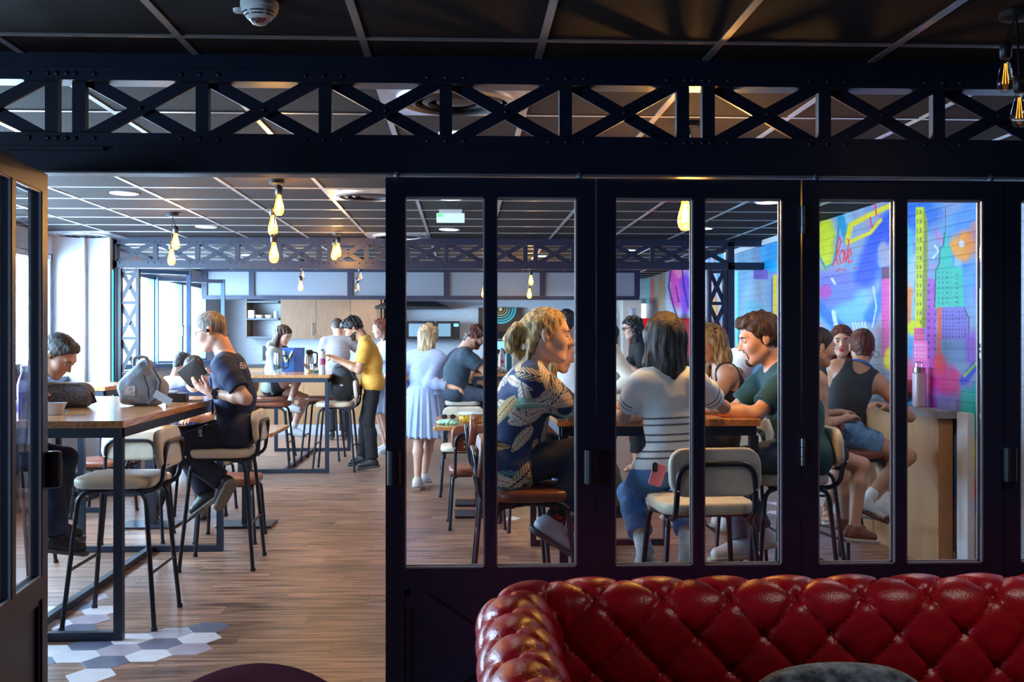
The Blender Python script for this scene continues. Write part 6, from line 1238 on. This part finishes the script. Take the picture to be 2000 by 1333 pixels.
MB().box((X-.055,Y-.101,ZT1+.09),(.062,.004,.055),M=None).build('white_patch',M_whi if 0 else mat('white_patch',(.7,.75,.8),.6,noise=.5,nscale=70),t)
MB().tube([(X+.06,Y-.05,ZT1+.22),(X+.11,Y-.07,ZT1+.14),(X+.10,Y-.09,ZT1+.05),(X+.05,Y-.10,ZT1+.012)],.012,6).build('shoulder_strap',M_gf,t,True); MB().tube([(X+.02,Y-.085,ZT1+.18),(X+.05,Y-.098,ZT1+.11),(X+.055,Y-.10,ZT1+.05)],.004,5).build('zip',M_dark,t)
MB().bar((X+.09,Y-.11,ZT1+.075),(X+.19,Y-.13,ZT1+.02),.045,.003,hint=(0,1,0)).build('white_tag_strap',mat('tag_white',(.5,.53,.58),.6),t)
X,Y=WX(346,6.75),6.75; t=thing('box','small black box with a white lid beside the grey backpack','box',(X,Y,ZT1)); MB().pad(.125,.09,.055,.006,.003).build('body',M_dark,t); MB().pad(.06,.07,.012,.004,.002,T(-.03,0,.056)).build('lid',M_white,t)
X,Y=WX(383,6.80),6.80; t=thing('phone','phone lying on papers near the wrist of the man with the tablet','phone',(X,Y,ZT1)); MB().pad(.14,.09,.003,.004,.001).build('papers',M_white,t); MB().pad(.11,.055,.008,.01,.003,T(-.01,0,.004)).build('body',mat('tan_case',(.4,.26,.15),.5),t)
X,Y=WX(104,5.66),5.66; t=thing('food_container','clear plastic food tub on the left high table near the door leaf','container',(X,Y,ZT1)); M_pl=glassmat('clear_plastic',(.85,.88,.92),2.5)
pr=[(i,z) for i,z in((.016,0),(.0,.055),(-.003,.058),(-.003,.062))]; mb=MB(); mb.loft([[(x,y,z) for x,y in rrect(.115-2*i,.085-2*i,.02)] for i,z in pr],cap=False); mb.loft([[(x,y,.001) for x,y in rrect(.083,.053,.015)],[(x,y,.003) for x,y in rrect(.083,.053,.015)]]); mb.build('tub',mat('milky_plastic',(.55,.58,.62),.25),t,True); MB().bar((.0,0,.02),(-.06,.02,.10),.010,.003).build('fork',M_white,t)
t=tag(MB().bar((WX(118,5.8),5.75,ZT1+.006),(WX(136,5.85),5.82,ZT1+.010),.02,.004).build('cutlery_sleeve',mat('blue_plastic',(.02,.25,.6),.4)),'small blue cutlery piece beside the clear tub','cutlery')
def bottle(px,Y,z0,h,r_,m,label,cap=None,capm=None,txt=None,X=None,neck=.4):
    X=WX(px,Y) if X is None else X; t=thing('drinking_bottle',label,'bottle',(X,Y,z0)); MB().lathe([(0,0),(r_,0),(r_,h*.62),(r_*.85,h*.72),(r_*neck*1.05,h*.86),(r_*neck,h*.88),(0,h*.88)],20).build('body',m,t,True)
    MB().lathe([(0,h*.88),(r_*neck*1.25,h*.88),(r_*neck*1.25,h),(0,h)],16).build('cap',capm or m,t,True); return t
t=bottle(47,5.40,ZT1,.26,.033,mat('blue_steel_bottle',(.05,.05,.35),.2,.7,noise=.3,nscale=3,col2=(.22,.12,.45)),'metallic blue and violet bottle behind the door leaf glass',capm=M_chrome)
cu=bpy.data.curves.new('tx','FONT'); 
bottle(980,12.5,ZT1,.28,.040,mat('white_bottle',(.66,.62,.66),.35),'white drinking bottle with a pink emblem on the far high table',capm=mat('grey_cap',(.4,.4,.42),.4)); bottle(993,12.6,ZT1,.27,.042,mat('teal_bottle',(.03,.20,.27),.35),'teal drinking bottle next to the white one on the far high table',capm=mat('teal_cap',(.03,.15,.2),.4),neck=.6); bottle(1003,12.9,ZT1,.29,.035,mat('pale_bottle',(.6,.58,.58),.35),'pale bottle third in the row on the far high table',capm=M_white)
t=tag(MB().lathe([(.011,-.002),(.020,-.002),(.020,.002),(.011,.002)],14,T(WX(981,12.46),12.455,ZT1+.12)@RX(90)).build('pink_emblem',mat('pink_print',(.75,.1,.25),.5)),'pink ring emblem on the white bottle','emblem'); t.parent=[o for o in bpy.data.objects if o.get('label','').startswith('white drinking bottle with a pink')][0]; t.matrix_parent_inverse=Matrix.Translation(-t.parent.location)
for k_ in('category','label'): del t[k_]
t=soft('foil_ball','crumpled clear wrapping on the far high table by the bottles','wrapping',[ell((WX(975,12.3),12.3,ZT1+.03),np.eye(3),(.07,.05,.03),.02),ell((WX(983,12.2),12.2,ZT1+.02),np.eye(3),(.05,.05,.025),.02)],mat('foil',(.5,.52,.55),.25,.4),.007,.012,60,child='crumple')
# bottle on the wall counter
t=thing('drinking_bottle','frosted square bottle with steel cap on the wall counter before the mural','bottle',(3.03,7.02,1.0)); M_fb=mat('frosted_bottle',(.50,.46,.55),.3)
MB().pad(.078,.078,.225,.02,.008,n=4).build('body',M_fb,t,True); MB().lathe([(.034,.226),(.040,.230),(.040,.262),(.034,.266),(0,.266)],18).build('cap',M_chrome,t,True); MB().tube(fillet([(-.02,0,.262),(-.02,0,.296),(.02,0,.296),(.02,0,.262)],.006),.005,6).build('carry_loop',M_chrome,t,True)
t=soft('bag','black bag lying on the wall counter left of the frosted bottle','bag',[ell((3.03,7.42,1.085),np.eye(3),(.045,.14,.082),.03),ell((3.02,7.32,1.13),np.eye(3),(.035,.08,.05),.03)],MT['black_nylon'],.008,.006); MB().tube([(3.0,7.26,1.06),(2.96,7.2,1.05),(2.96,7.14,1.045)],.012,6).build('strap',MT['black_nylon'],t,True)
# middle table
X,Y=WX(573,12.8),12.8; t=thing('gift_bag','blue paper gift bag with cream bow on the middle high table','bag',(X,Y,ZT1)); MB().loft([[(-.12,-.06,0),(.12,-.06,0),(.12,.06,0),(-.12,.06,0)],[(-.125,-.055,.28),(.125,-.055,.28),(.125,.055,.28),(-.125,.055,.28)]]).build('paper_body',mat('blue_paper',(.02,.12,.40),.5),t); MB().bb((.02,-.0625,.001),(.123,-.0615,.278)).build('dark_side',mat('navy_paper',(.01,.03,.16),.5),t); MB().tube(fillet([(-.10,-.066,.24),(-.08,-.07,.11),(-.05,-.07,.14),(-.0,-.066,.24)],.03),.012,6).build('ribbon_handle',mat('cream_ribbon',(.75,.65,.35),.5),t,True)
X,Y=WX(545,12.6),12.6; t=thing('water_jug','clear plastic jug with dark handle beside the gift bag','jug',(X,Y,ZT1)); MB().lathe([(0,0),(.06,0),(.062,.1),(.055,.22),(.052,.22),(.058,.1),(.056,.006),(0,.006)],18).build('body',M_glassobj,t,True); MB().tube(fillet([(.055,0,.19),(.105,0,.18),(.10,0,.05),(.06,0,.04)],.03),.010).build('handle',M_dark,t,True)
X,Y=WX(604,13.3),13.3; t=thing('vacuum_jug','steel thermos jug with black top behind the glass mug','jug',(X,Y,ZT1)); MB().lathe([(0,0),(.055,0),(.058,.02),(.055,.16),(.045,.19),(0,.19)],18).build('body',M_chrome,t,True); MB().lathe([(.046,.19),(.05,.23),(.03,.25),(0,.25)],16).build('lid',M_dark,t,True); MB().tube(fillet([(.045,0,.22),(.10,0,.21),(.095,0,.08),(.055,0,.06)],.03),.010).build('handle',M_dark,t,True)
X,Y=WX(604,12.1),12.1; t=thing('glass_mug','glass mug with amber tea on the middle high table','mug',(X,Y,ZT1)); MB().lathe([(0,0),(.04,0),(.045,.10),(.042,.10),(.037,.006),(0,.006)],16).build('body',M_glassobj,t,True); MB().lathe([(0,.007),(.036,.007),(.038,.04),(0,.04)],16).build('tea',mat('amber_tea',(.5,.28,.02),.2),t,True); MB().tube(fillet([(.042,0,.085),(.075,0,.08),(.07,0,.03),(.042,0,.025)],.02),.006).build('handle',M_glassobj,t,True)
X,Y=WX(629,11.95),11.95; t=thing('water_bottle','clear water bottle with blue and red label at the table corner','bottle',(X,Y,ZT1)); MB().lathe([(0,0),(.034,0),(.036,.02),(.034,.14),(.036,.17),(.03,.20),(.013,.235),(.013,.25),(0,.25)],18).build('body',mat('clear_pet',(.45,.5,.56),.15,spec=.8),t,True); MB().lathe([(.0375,.10),(.0375,.17)],18).build('label_band',mat('bottle_label',(.03,.08,.35),.4,noise=.3,nscale=30,col2=(.6,.05,.08)),t,True); MB().lathe([(0,.25),(.015,.25),(.015,.27),(0,.27)],12).build('cap',M_dark,t,True)
X,Y=WX(640,12.7),12.7; t=tag(MB().lathe([(0,0),(.028,0),(.028,.22),(0,.22)],14,T(WX(626,13.5),13.5,ZT1)).build('paper_roll',M_white,None,True),'white paper roll standing on the middle high table','paper roll')
t=tag(MB().pad(.13,.08,.03,.008,.004,T(WX(617,12.2)+.02,12.3,ZT1)).build('lunch_tin',mat('green_tin',(.01,.08,.07),.4),None,True),'small dark green tin on the middle high table','tin')
# backpack of the man in yellow, standing on the cream stool
X,Y=WX(670,11.9),11.98
t=soft('backpack','black backpack standing on the cream stool in front of the yellow polo','backpack',[seg((X,Y,.86),(X,Y,1.06),.115,.105,.05,fl=(V3(1,0,0),1.25)),ell((X-.02,Y-.06,.90),np.eye(3),(.11,.08,.10),.03),ell((X,Y,1.12),np.eye(3),(.12,.09,.06),.03)],MT['black_nylon'],.009,.005,26)
MB().tube([(X+.06,Y-.12,1.14),(X+.15,Y-.12,1.0),(X+.16,Y-.10,.86),(X+.10,Y-.09,.80)],.016,6).build('shoulder_strap',MT['black_nylon'],t,True); MB().tube([(X-.09,Y-.10,1.14),(X+.0,Y-.13,1.165),(X+.09,Y-.10,1.14)],.008,6).build('top_edge',mat('grey_nylon',(.08,.10,.13),.6),t,True); MB().box((X-.01,Y-.15,.94),(.03,.006,.02)).build('logo_tab',M_white,t)
# bowl table
X,Y=WX(921,8.95),8.95; t=thing('food_bowl','glass bowl of orange food with a white lid on the dining table','bowl',(X,Y,.752)); MB().lathe([(0,0),(.085,0),(.105,.02),(.108,.07),(0,.072)],26).build('bowl',mat('orange_salad',(.62,.24,.02),.25,noise=.7,nscale=30,col2=(.75,.5,.05),coat=.6),t,True); MB().lathe([(0,.073),(.112,.073),(.114,.08),(.10,.088),(0,.092)],26).build('lid',M_white,t,True)
X,Y=WX(871,8.8),8.8; t=soft('plastic_bag','crumpled pale green plastic bag on the dining table','bag',[ell((X,Y,.77),np.eye(3),(.085,.07,.02),.02),ell((X+.05,Y-.02,.765),np.eye(3),(.05,.05,.015),.02)],mat('pale_green_plastic',(.35,.75,.55),.3),.006,.010,60,child='crumpled_sheet')
X,Y=WX(876,9.2),9.25; t=thing('sunglasses','dark sunglasses behind the green bag on the dining table','glasses',(X,Y,.76)); 
for e in(-1,1): MB().ball((e*.035,0,.022),.026,12,6,sc=(1,.15,.8)).build('lens',M_dark,t,True)
MB().tube([(-.06,.0,.03),(-.065,.12,.01)],.003,5).tube([(.06,.0,.03),(.065,.12,.01)],.003,5).tube([(-.01,0,.03),(.01,0,.03)],.003,5).build('frame',M_dark,t,True)
# vase-like glass on the bowl table
